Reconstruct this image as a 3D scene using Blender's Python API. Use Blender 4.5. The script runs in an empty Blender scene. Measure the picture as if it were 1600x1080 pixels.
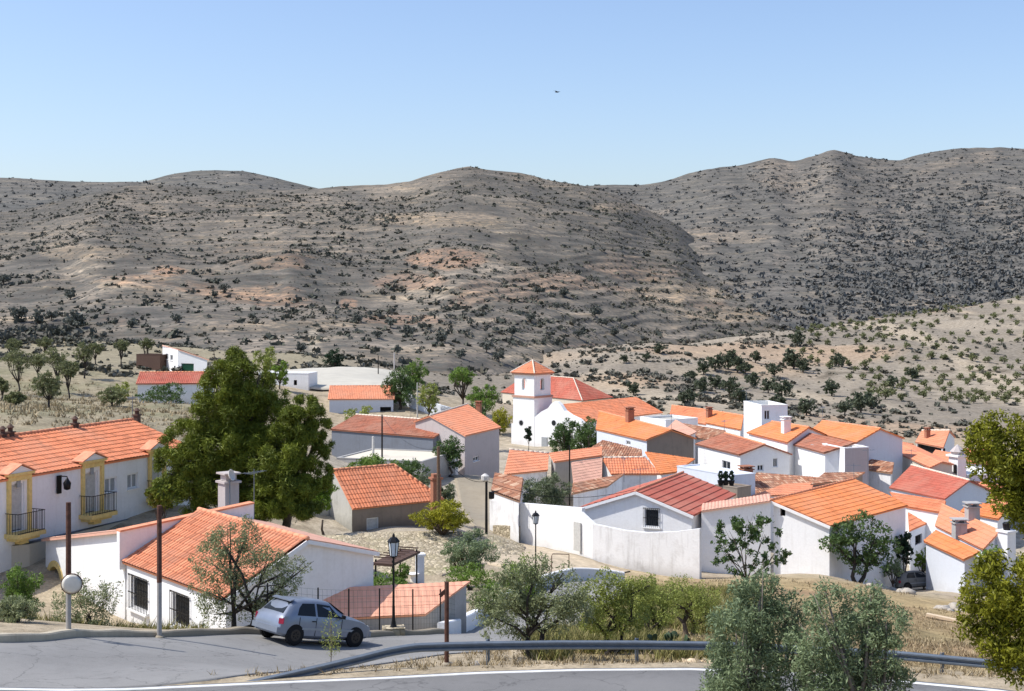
import bpy, math, random
import numpy as np
from mathutils import Vector, geometry
random.seed(7); RNG = np.random.default_rng(7)
scene = bpy.context.scene
COL = scene.collection
F, CX, CY = 2200.0, 800.0, 450.0           # focal length in photo pixels, horizon row

def P(px, py, d): return np.array([(px-CX)/F*d, d, -(py-CY)/F*d])
def PZ(px, py, z):                          # the point at height z seen at a photo pixel
    d = -z*F/(py-CY); return P(px, py, d)
def XY(px, d): return ((px-CX)/F*d, d)
def norm(v): v = np.asarray(v, float); return v/max(np.linalg.norm(v), 1e-9)

# ---------------------------------------------------------------- world, camera, light
scene.view_settings.view_transform = 'Standard'; scene.view_settings.look = 'None'
scene.view_settings.exposure = 0; scene.view_settings.gamma = 1
cam_d = bpy.data.cameras.new('camera'); cam = bpy.data.objects.new('camera', cam_d); COL.objects.link(cam)
cam.location = (0, 0, 0); cam.rotation_euler = (math.radians(90), 0, 0)
cam_d.sensor_width = 36; cam_d.lens = F/1600*36; cam_d.shift_y = -90/1600
cam_d.clip_start = 0.3; cam_d.clip_end = 20000
scene.camera = cam
SUN_EL, SUN_AZ = math.radians(53), math.radians(-93)      # azimuth from +Y towards +X
sd = Vector((math.sin(SUN_AZ)*math.cos(SUN_EL), math.cos(SUN_AZ)*math.cos(SUN_EL), math.sin(SUN_EL)))
sl = bpy.data.lights.new('sun', 'SUN'); so = bpy.data.objects.new('sun', sl); COL.objects.link(so)
sl.energy = 5.0; sl.angle = math.radians(0.53); sl.color = (1.0, 0.955, 0.89)
so.rotation_euler = sd.to_track_quat('Z', 'Y').to_euler(); so.location = (-60, 20, 80)
w = bpy.data.worlds.new('World'); scene.world = w; w.use_nodes = True
nt = w.node_tree; nt.nodes.clear()
out = nt.nodes.new('ShaderNodeOutputWorld'); bg = nt.nodes.new('ShaderNodeBackground')
sky = nt.nodes.new('ShaderNodeTexSky'); sky.sky_type = 'NISHITA'; sky.sun_disc = False
sky.sun_elevation = SUN_EL; sky.sun_rotation = SUN_AZ
sky.altitude = 700; sky.air_density = 1.1; sky.dust_density = 2.2; sky.ozone_density = 1.6
gain = nt.nodes.new('ShaderNodeMix'); gain.data_type = 'RGBA'; gain.blend_type = 'MULTIPLY'; gain.inputs[0].default_value = 1; gain.inputs[7].default_value = (1.10, 1.125, 1.25, 1)
nt.links.new(sky.outputs[0], gain.inputs[6]); nt.links.new(gain.outputs[2], bg.inputs[0]); bg.inputs[1].default_value = 0.15
nt.links.new(bg.outputs[0], out.inputs[0])

# ---------------------------------------------------------------- materials
class NT:
    def __init__(s, name):
        s.m = bpy.data.materials.new(name); s.m.use_nodes = True; s.t = s.m.node_tree
        s.b = s.t.nodes['Principled BSDF']; s.x = 0
    def n(s, typ, **kw):
        o = s.t.nodes.new(typ); s.x -= 40; o.location = (s.x, 0)
        for k, v in kw.items():
            if k.startswith('i_'): o.inputs[int(k[2:]) if k[2:].isdigit() else k[2:].replace('_', ' ')].default_value = v
            else: setattr(o, k, v)
        return o
    def l(s, a, b): s.t.links.new(a, b)
    def coord(s, kind='Object'): return s.n('ShaderNodeTexCoord').outputs[kind]
    def noise(s, scale, detail=4, rough=.55, co=None, dist=0):
        o = s.n('ShaderNodeTexNoise', i_Scale=scale, i_Detail=detail, i_Roughness=rough, i_Distortion=dist)
        s.l(co if co is not None else s.coord(), o.inputs['Vector']); return o.outputs['Fac']
    def ramp(s, fac, *stops):
        o = s.n('ShaderNodeValToRGB'); e = o.color_ramp.elements
        while len(e) < len(stops): e.new(.5)
        for q, (p, c) in zip(e, stops):
            q.position = p; q.color = (*c, 1) if len(c) == 3 else c
        s.l(fac, o.inputs[0]); return o.outputs[0]
    def mix(s, fac, a, b, mode='MIX'):
        o = s.n('ShaderNodeMix', data_type='RGBA', blend_type=mode)
        for v, i in ((fac, 0), (a, 6), (b, 7)):
            if isinstance(v, (float, int)): o.inputs[i].default_value = v
            elif isinstance(v, tuple): o.inputs[i].default_value = (*v, 1)
            else: s.l(v, o.inputs[i])
        return o.outputs[2]
    def math(s, op, a, b=0.0):
        o = s.n('ShaderNodeMath', operation=op)
        for v, i in ((a, 0), (b, 1)):
            if isinstance(v, (float, int)): o.inputs[i].default_value = v
            else: s.l(v, o.inputs[i])
        return o.outputs[0]
    def attr(s, name): return s.n('ShaderNodeAttribute', attribute_name=name).outputs['Fac']
    def bump(s, h, strength=.4, dist=.02):
        o = s.n('ShaderNodeBump', i_Strength=strength, i_Distance=dist); s.l(h, o.inputs['Height']); s.l(o.outputs[0], s.b.inputs['Normal'])
    def done(s, col=None, rough=.8, metal=0.0, spec=.3):
        if col is not None:
            if isinstance(col, tuple): s.b.inputs['Base Color'].default_value = (*col, 1)
            else: s.l(col, s.b.inputs['Base Color'])
        s.b.inputs['Roughness'].default_value = rough; s.b.inputs['Metallic'].default_value = metal
        s.b.inputs['Specular IOR Level'].default_value = spec
        return s.m
def sc(c, k): return tuple(min(1, v*k) for v in c)

def mat_plain(name, c, rough=.6, metal=0, var=.12, scale=6):
    n = NT(name); f = n.noise(scale); return n.done(n.ramp(f, (.3, sc(c, 1-var)), (.7, sc(c, 1+var))), rough, metal)
def mat_wall(name, c=(.8, .8, .785), stain=(.5, .47, .42), amount=.5):
    n = NT(name); co = n.coord()
    a = n.noise(.9, 6, .65, co); b = n.noise(7, 4, .6, co)
    mp = n.n('ShaderNodeMapping', i_Scale=(3.5, 3.5, .35)); n.l(co, mp.inputs[0])
    d = n.noise(1.0, 5, .6, mp.outputs[0])
    base = n.ramp(b, (.25, sc(c, .93)), (.7, c))
    k = n.math('MULTIPLY', n.ramp(a, (.5, (0, 0, 0)), (.78, (1, 1, 1))), amount)
    base = n.mix(k, base, sc(stain, 1.15))
    k2 = n.math('MULTIPLY', n.ramp(d, (.52, (0, 0, 0)), (.8, (1, 1, 1))), amount*.8)
    base = n.mix(k2, base, stain)
    sz = n.n('ShaderNodeSeparateXYZ'); n.l(co, sz.inputs[0])
    gr = n.ramp(n.math('ADD', sz.outputs['Z'], n.math('MULTIPLY', n.math('SUBTRACT', a, .5), 2.2)), (.0, (.62, .62, .62)), (.75, (0, 0, 0)))
    base = n.mix(n.math('MULTIPLY', gr, min(1, amount*1.5)), base, sc(stain, .8))
    n.bump(b, .35, .03); return n.done(base, .85)
def mat_tile(name, c, c2=None, dark=None, var=1.0, stain=.35, grey=(.28, .2, .15), chan=.45):
    n = NT(name); uv = n.coord('UV')
    c2 = c2 or sc(c, 1.12); dark = dark or sc(c, .62)
    fl = n.n('ShaderNodeVectorMath', operation='FLOOR'); n.l(uv, fl.inputs[0])
    wn = n.n('ShaderNodeTexWhiteNoise', noise_dimensions='2D'); n.l(fl.outputs[0], wn.inputs['Vector'])
    base = n.ramp(wn.outputs['Value'], (0, sc(c, 1-.42*var)), (.25, sc(c, 1-.12*var)), (.7, c), (1, tuple(a+(b-a)*var for a, b in zip(c, c2))))
    fr = n.n('ShaderNodeVectorMath', operation='FRACTION'); n.l(uv, fr.inputs[0])
    sx = n.n('ShaderNodeSeparateXYZ'); n.l(fr.outputs[0], sx.inputs[0])
    edge = n.ramp(sx.outputs['Y'], (0, (1, 1, 1)), (.09, (0, 0, 0)))
    base = n.mix(n.math('MULTIPLY', edge, .3*min(1, var+.25)), base, dark)
    chn = n.ramp(n.math('ABSOLUTE', n.math('SUBTRACT', sx.outputs['X'], .5)), (.22, (0, 0, 0)), (.42, (1, 1, 1)))
    base = n.mix(n.math('MULTIPLY', chn, chan), base, sc(dark, .6))
    co = n.coord(); s1 = n.noise(.55, 6, .7, co); s2 = n.noise(3.2, 5, .65, co)
    k = n.math('MULTIPLY', n.ramp(s1, (.45, (0, 0, 0)), (.75, (1, 1, 1))), stain)
    base = n.mix(k, base, grey)
    s3 = n.noise(.28, 5, .65, co); base = n.mix(n.math('MULTIPLY', n.ramp(s3, (.44, (0, 0, 0)), (.68, (1, 1, 1))), .42), base, tuple(v*.55+q for v, q in zip(c, (.27, .185, .13))))
    k = n.math('MULTIPLY', n.ramp(s2, (.55, (0, 0, 0)), (.8, (1, 1, 1))), stain*.8)
    base = n.mix(k, base, sc(dark, .9))
    return n.done(base, .78)
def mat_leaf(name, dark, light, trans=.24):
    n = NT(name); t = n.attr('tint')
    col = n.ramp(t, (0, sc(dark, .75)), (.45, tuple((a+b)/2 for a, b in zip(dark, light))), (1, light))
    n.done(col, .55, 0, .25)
    tr = n.n('ShaderNodeBsdfTranslucent'); n.l(col, tr.inputs[0])
    ms = n.n('ShaderNodeMixShader'); ms.inputs[0].default_value = trans
    o = n.t.nodes['Material Output']; n.l(n.b.outputs[0], ms.inputs[1]); n.l(tr.outputs[0], ms.inputs[2]); n.l(ms.outputs[0], o.inputs[0])
    return n.m

M = {}
M['white'] = mat_wall('white_render', (.88, .88, .865), (.62, .60, .56), .42)
M['white2'] = mat_wall('worn_white_render', (.83, .83, .82), (.42, .40, .37), .75)
M['shadewhite'] = mat_wall('shaded_white_render', (.66, .70, .76), (.5, .5, .52), .3)  # white render with the blue of shade put into its colour
M['greyrender'] = mat_wall('grey_render', (.42, .41, .39), (.25, .24, .22), .6)
M['bluegrey'] = mat_wall('blue_grey_render', (.19, .21, .245), (.13, .14, .155), .6)
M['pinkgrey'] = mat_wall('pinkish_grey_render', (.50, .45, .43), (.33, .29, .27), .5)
M['cream'] = mat_wall('cream_render', (.68, .62, .5), (.45, .4, .32), .4)
M['concrete'] = mat_wall('old_concrete_render', (.50, .49, .44), (.25, .24, .2), .9)
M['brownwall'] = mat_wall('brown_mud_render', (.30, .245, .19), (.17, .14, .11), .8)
M['darkbrown'] = mat_plain('dark_brown_boards', (.10, .06, .045), .8)
M['orange'] = mat_tile('orange_tile', (.78, .265, .125), var=.75, stain=.28)
M['bright'] = mat_tile('bright_orange_tile', (.80, .262, .09), var=.65, stain=.22)
M['salmon'] = mat_tile('salmon_tile', (.78, .30, .16), var=.5, stain=.3, chan=.25)
M['smoothsalmon'] = mat_tile('smooth_salmon_tile', (.88, .44, .29), var=.25, stain=.15, chan=.12)
M['red'] = mat_tile('red_tile', (.52, .135, .085), var=.6, stain=.22)
M['redpaint'] = mat_tile('painted_red_tile', (.47, .125, .085), var=.3, stain=.25)
M['brownred'] = mat_tile('brown_red_tile', (.45, .165, .095), var=.9, stain=.5)
M['oldtile'] = mat_tile('old_clay_tile', (.46, .20, .11), c2=(.62, .40, .26), var=1.3, stain=.7)
M['pale'] = mat_tile('pale_pink_tile', (.72, .40, .29), var=.5, stain=.35)
M['h2tile'] = mat_tile('weathered_orange_tile', (.70, .25, .125), c2=(.80, .33, .17), var=.8, stain=.4, chan=.9)
M['ridge'] = mat_plain('ridge_tile', (.72, .30, .16), .8, 0, .2, 4)
M['ridgewhite'] = mat_plain('mortar_ridge', (.72, .62, .5), .85, 0, .15, 4)
M['terracotta'] = mat_plain('terracotta_coping', (.70, .30, .17), .8, 0, .2, 4)
M['glass'] = mat_plain('dark_window_glass', (.02, .024, .028), .12, 0, .1); M['glass'].node_tree.nodes['Principled BSDF'].inputs['Specular IOR Level'].default_value = .22
M['shutter'] = mat_plain('grey_shutter', (.32, .34, .35), .6)
M['darkhole'] = mat_plain('dark_interior', (.012, .011, .011), .9)
M['green'] = mat_plain('dark_green_door', (.012, .07, .035), .5)
M['brown'] = mat_plain('brown_wood', (.13, .055, .03), .6)
M['greydoor'] = mat_plain('pale_grey_door', (.5, .5, .47), .6)
M['yellow'] = mat_plain('ochre_yellow_paint', (.78, .58, .22), .8)
M['iron'] = mat_plain('black_iron', (.015, .015, .016), .45, .4)
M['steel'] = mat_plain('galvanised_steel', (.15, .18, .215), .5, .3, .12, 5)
M['rust'] = mat_plain('rusty_brown_pole', (.10, .045, .03), .8, 0, .35, 9)
M['greypole'] = mat_plain('grey_concrete_pole', (.36, .34, .31), .8)
M['wood'] = mat_plain('weathered_wood', (.16, .10, .065), .85, 0, .3, 9)
M['plank'] = mat_plain('pale_plank', (.66, .52, .35), .8)
M['brick'] = mat_plain('brick_chimney', (.34, .15, .09), .85, 0, .3, 14)
M['teal'] = mat_plain('teal_awning', (.03, .16, .22), .7)
M['lampglass'] = mat_plain('lantern_glass', (.62, .66, .68), .25)
M['mirror'] = mat_plain('convex_mirror_face', (.66, .63, .56), .25, .15, .08)
M['bark'] = mat_plain('bark', (.085, .065, .05), .9, 0, .35, 8)
M['almondbark'] = mat_plain('dark_almond_bark', (.05, .042, .036), .9, 0, .35, 8)
M['palebark'] = mat_plain('pale_grey_bark', (.2, .17, .14), .9, 0, .3, 8)
M['canvas'] = mat_plain('canvas', (.6, .58, .54), .9)
M['pine'] = mat_leaf('pine_needles', (.014, .036, .009), (.225, .265, .03), .14)
M['pine2'] = mat_leaf('yellow_pine_needles', (.04, .055, .008), (.28, .28, .02))
M['olive'] = mat_leaf('olive_leaves', (.048, .082, .038), (.29, .36, .19))
M['almond'] = mat_leaf('almond_leaves', (.075, .10, .035), (.34, .37, .19))
M['dkgreen'] = mat_leaf('dark_green_leaves', (.02, .05, .015), (.13, .20, .06))
M['green_l'] = mat_leaf('mid_green_leaves', (.04, .09, .016), (.22, .33, .06))
M['lime'] = mat_leaf('lime_leaves', (.05, .10, .01), (.24, .36, .04))
M['mimosa'] = mat_leaf('yellow_green_leaves', (.06, .08, .01), (.42, .40, .03))
M['drygreen'] = mat_leaf('dusty_green_leaves', (.09, .125, .028), (.38, .42, .10))
M['orchard'] = mat_leaf('orchard_leaves', (.07, .085, .035), (.25, .265, .12))
M['faroak'] = mat_leaf('far_oak_leaves', (.085, .096, .084), (.155, .165, .135))  # oak leaves with distance haze mixed into the colour
M['oak'] = mat_leaf('oak_leaves', (.035, .05, .03), (.125, .145, .085))
M['cypress'] = mat_leaf('dark_conifer_leaves', (.008, .024, .012), (.04, .075, .035))
M['yuca'] = mat_leaf('grey_green_leaves', (.05, .075, .035), (.22, .26, .14))

# ---------------------------------------------------------------- object helpers
WLOC = {}
def link(o, parent=None, loc=None):
    COL.objects.link(o)
    if parent is not None: o.parent = parent
    return o
def tag(o, label=None, cat=None, group=None, kind=None):
    if label: o['label'] = label
    if cat: o['category'] = cat
    if group: o['group'] = group
    if kind: o['kind'] = kind
    return o
def thing(name, label, cat, loc, group=None):
    o = bpy.data.objects.new(name, None); o.empty_display_size = .3; COL.objects.link(o)
    o.location = tuple(float(v) for v in loc); WLOC[o.name] = np.array(loc, float)
    return tag(o, label, cat, group)
def meshobj(name, V, Fs, mat, parent=None, smooth=False, uv=None, tint=None, base=None):
    """V in world coordinates; Fs list of index lists, or an (m,k) array."""
    V = np.asarray(V, float)
    if parent is not None: org = WLOC[parent.name]
    elif base is not None: org = np.array(base, float)
    else: org = np.zeros(3)
    me = bpy.data.meshes.new(name)
    if isinstance(Fs, np.ndarray):
        m, k = Fs.shape
        me.vertices.add(len(V)); me.vertices.foreach_set('co', (V-org).astype(np.float32).ravel())
        me.loops.add(m*k); me.loops.foreach_set('vertex_index', Fs.astype(np.int32).ravel())
        me.polygons.add(m); me.polygons.foreach_set('loop_start', np.arange(0, m*k, k, dtype=np.int32))
        me.update(calc_edges=True); me.validate()
    else:
        me.from_pydata([tuple(v) for v in V-org], [], [list(map(int, f)) for f in Fs]); me.update()
    if uv is not None:
        ul = me.uv_layers.new(name='UVMap'); li = np.empty(len(me.loops), np.int32); me.loops.foreach_get('vertex_index', li)
        ul.data.foreach_set('uv', np.asarray(uv, np.float32)[li].ravel())
    if tint is not None:
        a = me.attributes.new('tint', 'FLOAT', 'POINT'); a.data.foreach_set('value', np.asarray(tint, np.float32))
    if smooth: me.polygons.foreach_set('use_smooth', np.ones(len(me.polygons), bool))
    me.materials.append(M[mat] if isinstance(mat, str) else mat)
    o = bpy.data.objects.new(name, me); COL.objects.link(o)
    if parent is not None: o.parent = parent; WLOC[o.name] = org
    else: o.location = tuple(org); WLOC[o.name] = org
    return o
class MB:
    def __init__(s): s.v = []; s.f = []
    def add(s, V, Fs):
        k = len(s.v); s.v += [tuple(map(float, v)) for v in V]; s.f += [[i+k for i in f] for f in Fs]; return s
    def box(s, c, ex, ey, ez, sx, sy, sz):
        c = np.asarray(c, float); V = []
        for a in (-.5, .5):
            for b in (-.5, .5):
                for d in (-.5, .5): V.append(c+np.asarray(ex)*a*sx+np.asarray(ey)*b*sy+np.asarray(ez)*d*sz)
        return s.add(V, [(0, 1, 3, 2), (4, 6, 7, 5), (0, 4, 5, 1), (2, 3, 7, 6), (0, 2, 6, 4), (1, 5, 7, 3)])
    def abox(s, c, sx, sy, sz, yaw=0):
        y = math.radians(yaw); return s.box(c, (math.cos(y), math.sin(y), 0), (-math.sin(y), math.cos(y), 0), (0, 0, 1), sx, sy, sz)
    def tube(s, pts, rad, n=8, caps=True):
        pts = [np.asarray(p, float) for p in pts]; rad = rad if hasattr(rad, '__len__') else [rad]*len(pts)
        rings = []; up = np.array([0, 0, 1.]); k = len(s.v)
        for i, p in enumerate(pts):
            t = norm(pts[min(i+1, len(pts)-1)]-pts[max(i-1, 0)])
            a = np.cross(t, up if abs(t[2]) < .95 else np.array([1., 0, 0])); a = norm(a); b = np.cross(t, a)
            for j in range(n):
                q = 2*math.pi*j/n; s.v.append(tuple(p+rad[i]*(math.cos(q)*a+math.sin(q)*b)))
        for i in range(len(pts)-1):
            for j in range(n):
                s.f.append([k+i*n+j, k+i*n+(j+1) % n, k+(i+1)*n+(j+1) % n, k+(i+1)*n+j])
        if caps: s.f.append([k+j for j in range(n)][::-1]); s.f.append([k+(len(pts)-1)*n+j for j in range(n)])
        return s
    def lathe(s, c, prof, n=16, axis=(0, 0, 1)):
        ax = norm(axis); a = norm(np.cross(ax, (0, 1, 0) if abs(ax[1]) < .9 else (1, 0, 0))); b = np.cross(ax, a); k = len(s.v)
        for r, h in prof:
            for j in range(n):
                q = 2*math.pi*j/n; s.v.append(tuple(np.asarray(c)+ax*h+r*(math.cos(q)*a+math.sin(q)*b)))
        for i in range(len(prof)-1):
            for j in range(n): s.f.append([k+i*n+j, k+i*n+(j+1) % n, k+(i+1)*n+(j+1) % n, k+(i+1)*n+j])
        s.f.append([k+j for j in range(n)][::-1]); s.f.append([k+(len(prof)-1)*n+j for j in range(n)])
        return s
    def build(s, name, mat, parent=None, smooth=False, base=None): return meshobj(name, s.v, s.f, mat, parent, smooth, base=base)
def children(o): return [c for c in bpy.data.objects if c.parent == o]
def copy_tree(o, loc, rotz, scale=1.0, label=None, kids=None):
    c = o.copy(); COL.objects.link(c); c.location = tuple(map(float, loc)); c.rotation_euler = (0, 0, rotz); c.scale = (scale,)*3 if not hasattr(scale, '__len__') else scale
    if label: c['label'] = label
    for ch in (kids if kids is not None else children(o)):
        d = ch.copy(); COL.objects.link(d); d.parent = c
    return c

# ---------------------------------------------------------------- noise in numpy
_perm = np.random.default_rng(3).random((256, 256))
def vnoise(x, y):
    x = np.asarray(x, float); y = np.asarray(y, float)
    xi = np.floor(x).astype(int); yi = np.floor(y).astype(int); fx = x-xi; fy = y-yi
    fx = fx*fx*(3-2*fx); fy = fy*fy*(3-2*fy)
    g = lambda a, b: _perm[a % 256, b % 256]
    return (g(xi, yi)*(1-fx)+g(xi+1, yi)*fx)*(1-fy)+(g(xi, yi+1)*(1-fx)+g(xi+1, yi+1)*fx)*fy
def fbm(x, y, o=5, ridged=False):
    s = 0; a = .5
    for i in range(o):
        n = vnoise(x*2**i+17.3*i, y*2**i+5.1*i)
        s = s+a*(1-np.abs(2*n-1) if ridged else n); a *= .5
    return s
def sstep(a, b, x):
    t = np.clip((np.asarray(x, float)-a)/(b-a), 0, 1); return t*t*(3-2*t)

# ---------------------------------------------------------------- terrain
CTRL = []
def c_(px, py, d): CTRL.append((px, d, -(py-CY)/F*d))
def cz(px, z, d): CTRL.append((px, d, z))
for px in (-800, -200, 400, 900, 1500, 2400):
    cz(px, -1.7, 1.2); cz(px, -3.2, 5); cz(px, -6.2, 11); cz(px, -8.6, 17)
for px in (-900, -400, 0, 300, 600, 900, 1200, 1500, 1900, 2500):
    cz(px, -9.3, 24); cz(px, -9.3, 29)
for px in (-900, -400, 0, 300, 600, 900, 1200, 1500, 1900, 2500): cz(px, -9.32, 33.5)
def padz(x, y): return -9.42-.1455*(x+9.15)-.1418*(y-33)
for px, d in ((0, 35.5), (0, 37), (120, 36), (110, 39.8), (250, 38), (250, 42.3), (390, 40), (390, 46), (480, 45), (560, 49), (480, 40), (560, 44)):
    x = (px-CX)/F*d; cz(px, padz(x, d), d)
for t in [(-300, 1015, 36), (690, 993, 54), (640, 1008, 47), (700, 1022, 40), (600, 1032, 38.5), (745, 985, 60), (760, 1000, 47.5), (800, 950, 72), (865, 915, 83), (920, 912, 86), (975, 912, 86),
    (850, 985, 52), (930, 955, 62), (990, 930, 74), (700, 1040, 36.3), (870, 1040, 36.5), (1000, 1005, 46), (900, 1030, 40), (1100, 1035, 37.5), (1300, 1042, 37), (1500, 1058, 36),
    (750, 835, 105), (720, 790, 122), (740, 760, 140), (800, 850, 102), (812, 848, 104), (910, 864, 101), (1090, 902, 96), (905, 869, 98), (980, 894, 94), (1200, 900, 103), (1283, 898, 97),
    (900, 885, 95), (840, 870, 97), (1000, 915, 86), (1340, 918, 100), (1435, 920, 108), (1500, 950, 86), (1550, 1000, 64), (1450, 962, 73), (1250, 940, 72), (1450, 1030, 46), (1590, 1040, 44), (1100, 960, 60), (1700, 1000, 64),
    (225, 988, 57), (100, 985, 51), (0, 965, 48), (-300, 960, 48), (60, 945, 62), (300, 988, 56), (500, 985, 56), (690, 990, 57), (620, 990, 56), (-300, 900, 60),
    (370, 805, 82), (443, 818, 80), (480, 885, 88), (560, 892, 82), (655, 910, 80), (600, 900, 74), (640, 916, 87), (720, 917, 87), (560, 890, 70), (780, 892, 91),
    (100, 655, 103), (-200, 655, 100), (0, 640, 112), (75, 640, 125), (180, 642, 140), (0, 560, 240), (-300, 570, 200), (100, 582, 210), (205, 633, 184), (320, 634, 184), (280, 582, 228), (0, 535, 330), (300, 545, 330), (-600, 540, 330), (350, 640, 160), (300, 650, 130),
    (515, 715, 146), (740, 748, 139), (540, 745, 118), (510, 658, 196), (615, 658, 196), (480, 607, 215), (620, 607, 215), (400, 586, 258), (620, 586, 258), (700, 650, 200), (440, 612, 205),
    (810, 693, 186), (900, 705, 172), (910, 660, 228), (700, 625, 250), (780, 630, 240), (1480, 912, 108), (1590, 905, 110), (1800, 880, 115),
    (900, 618, 300), (1200, 662, 225), (1400, 690, 225), (1560, 690, 225), (1000, 630, 250), (700, 612, 290), (830, 592, 340), (500, 560, 320),
    (1100, 602, 330), (1350, 640, 300), (1590, 640, 310), (1900, 640, 310), (1350, 522, 520), (1590, 470, 640), (1950, 430, 680), (1100, 542, 480), (880, 552, 430), (1450, 590, 400), (1200, 522, 560), (1600, 570, 430),
    (700, 600, 420), (300, 570, 450), (0, 560, 450), (-700, 560, 450), (700, 700, 800), (0, 650, 800), (1300, 580, 800), (1600, 560, 900), (2300, 500, 900), (-900, 600, 900)]: c_(*t)
for t in [(1100, -20.6, 165), (1240, -21.4, 140), (1380, -22.3, 148), (1500, -23.6, 122), (1590, -23, 165), (1850, -23, 170), (850, -19.3, 118), (1000, -20.2, 122), (1150, -21.2, 118), (1300, -22.4, 130), (1000, -20, 150), (560, -17.4, 100), (690, -17.5, 100), (480, -17.0, 97), (620, -17.4, 99), (560, -17.6, 140), (620, -17.8, 136), (1200, -21.2, 190)]: cz(*t)
_C = np.array(CTRL)
def _ab(px, d): return np.stack([np.asarray(px, float)/900.0, 1.9*np.log(np.asarray(d, float))], -1)
_K = _ab(_C[:, 0], _C[:, 1])
def _phi(r2): return .5*r2*np.log(r2+1e-12)
_n = len(_K); _A = np.zeros((_n+3, _n+3))
_A[:_n, :_n] = _phi(((_K[:, None]-_K[None])**2).sum(-1))+np.eye(_n)*2e-4
_A[:_n, _n] = 1; _A[:_n, _n+1:] = _K; _A[_n:, :_n] = _A[:_n, _n:].T
# interpolate the slope z/d (a row in the photo), which is smooth over all depths
_W = np.linalg.solve(_A, np.concatenate([_C[:, 2]/_C[:, 1], np.zeros(3)]))
LINE = np.array([(-900, 1052), (-500, 1062), (-200, 1074), (100, 1079), (200, 1078), (400, 1069), (600, 1060.5), (750, 1052.5), (900, 1048), (1080, 1046.5), (1240, 1053), (1400, 1065), (1560, 1080), (1900, 1130), (2500, 1260)], float)
def line_d(px): return 9.3*F/(np.interp(px, LINE[:, 0], LINE[:, 1])-CY)
def tz(x, y):
    x = np.atleast_1d(np.asarray(x, float)); y = np.atleast_1d(np.asarray(y, float)); sh = x.shape
    x = x.ravel(); y = np.maximum(y.ravel(), .6); px = CX+F*x/y; px_c = np.clip(px, -1000, 2600)
    q = _ab(px_c, y); z = np.empty(len(x))
    for i in range(0, len(x), 20000):
        s = slice(i, i+20000)
        z[s] = (_phi(((q[s, None]-_K[None])**2).sum(-1))@_W[:_n]+_W[_n]+q[s]@_W[_n+1:])
    z = z*y
    ld = line_d(px_c)
    z = z+(fbm(x*.35, y*.35, 3)-.45)*.35*sstep(ld+.5, ld+4, y)*np.where(px_c < 800, sstep(47, 58, y), 1)
    z = z+(fbm(x*.03, y*.03, 4)-.47)*7*sstep(240, 420, y)
    wr = sstep(22.5, 24, y)*(1-sstep(ld+.25, ld+2.2, y))
    z = z*(1-wr)+(-9.3)*wr
    return z.reshape(sh)
def T(px, d):
    x, y = XY(px, d); return np.array([x, y, float(tz(x, y)[0])])
# ---------------------------------------------------------------- ground materials
def mat_ground(name, scale=1.0, bumpd=.06):
    n = NT(name); a = n.n('ShaderNodeAttribute', attribute_name='col'); co = n.coord()
    f1 = n.noise(.9*scale, 6, .65, co); f2 = n.noise(6*scale, 5, .7, co); f3 = n.noise(.12*scale, 5, .6, co)
    c = n.mix(n.ramp(f1, (.35, (0, 0, 0)), (.7, (1, 1, 1))), n.mix(1.0, a.outputs['Color'], (.68, .66, .62), 'MULTIPLY'), n.mix(1.0, a.outputs['Color'], (1.22, 1.2, 1.15), 'MULTIPLY'))
    c = n.mix(n.ramp(f2, (.3, (.75, .75, .75)), (.55, (0, 0, 0))), c, n.mix(1.0, c, (.55, .55, .52), 'MULTIPLY'))
    c = n.mix(n.ramp(f3, (.4, (0, 0, 0)), (.65, (.5, .5, .5))), c, n.mix(1.0, c, (1.18, 1.14, 1.08), 'MULTIPLY'))
    n.bump(f2, .8, bumpd); return n.done(c, .95, 0, .1)
def mat_hill(name):
    n = NT(name); a = n.n('ShaderNodeAttribute', attribute_name='col'); co = n.coord(); base = a.outputs['Color']
    def aniso(sx, sz, detail, rough, off=0):
        mp = n.n('ShaderNodeMapping', i_Scale=(sx, sx, sz), i_Location=(off, off*2, 0)); n.l(co, mp.inputs[0]); return n.noise(1.0, detail, rough, mp.outputs[0])
    f1 = aniso(.030, .42, 6, .62); f4 = aniso(.022, .55, 5, .6, 37); f2 = n.noise(.30, 6, .74, co); f3 = n.noise(.05, 6, .65, co); f5 = n.noise(.9, 4, .7, co)
    c = n.mix(n.ramp(f3, (.36, (0, 0, 0)), (.62, (1, 1, 1))), n.mix(1.0, base, (.80, .80, .79), 'MULTIPLY'), n.mix(1.0, base, (1.2, 1.17, 1.12), 'MULTIPLY'))
    c = n.mix(n.ramp(f1, (.52, (0, 0, 0)), (.60, (.8, .8, .8))), c, n.mix(1.0, c, (1.45, 1.36, 1.22), 'MULTIPLY'))
    c = n.mix(n.ramp(f4, (.50, (0, 0, 0)), (.57, (.75, .75, .75))), c, n.mix(1.0, c, (.66, .67, .67), 'MULTIPLY'))
    c = n.mix(n.ramp(f2, (.46, (0, 0, 0)), (.56, (.7, .7, .7))), c, (.108, .109, .096))  # speckle colour paled towards the painted haze
    c = n.mix(n.ramp(f5, (.40, (.55, .55, .55)), (.55, (0, 0, 0))), c, n.mix(1.0, c, (.72, .72, .71), 'MULTIPLY'))
    n.bump(f2, .35, .6); return n.done(c, .95, 0, .05)
M['ground'] = mat_ground('dry_ground'); M['hill'] = mat_hill('scrub_hillside')
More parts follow.
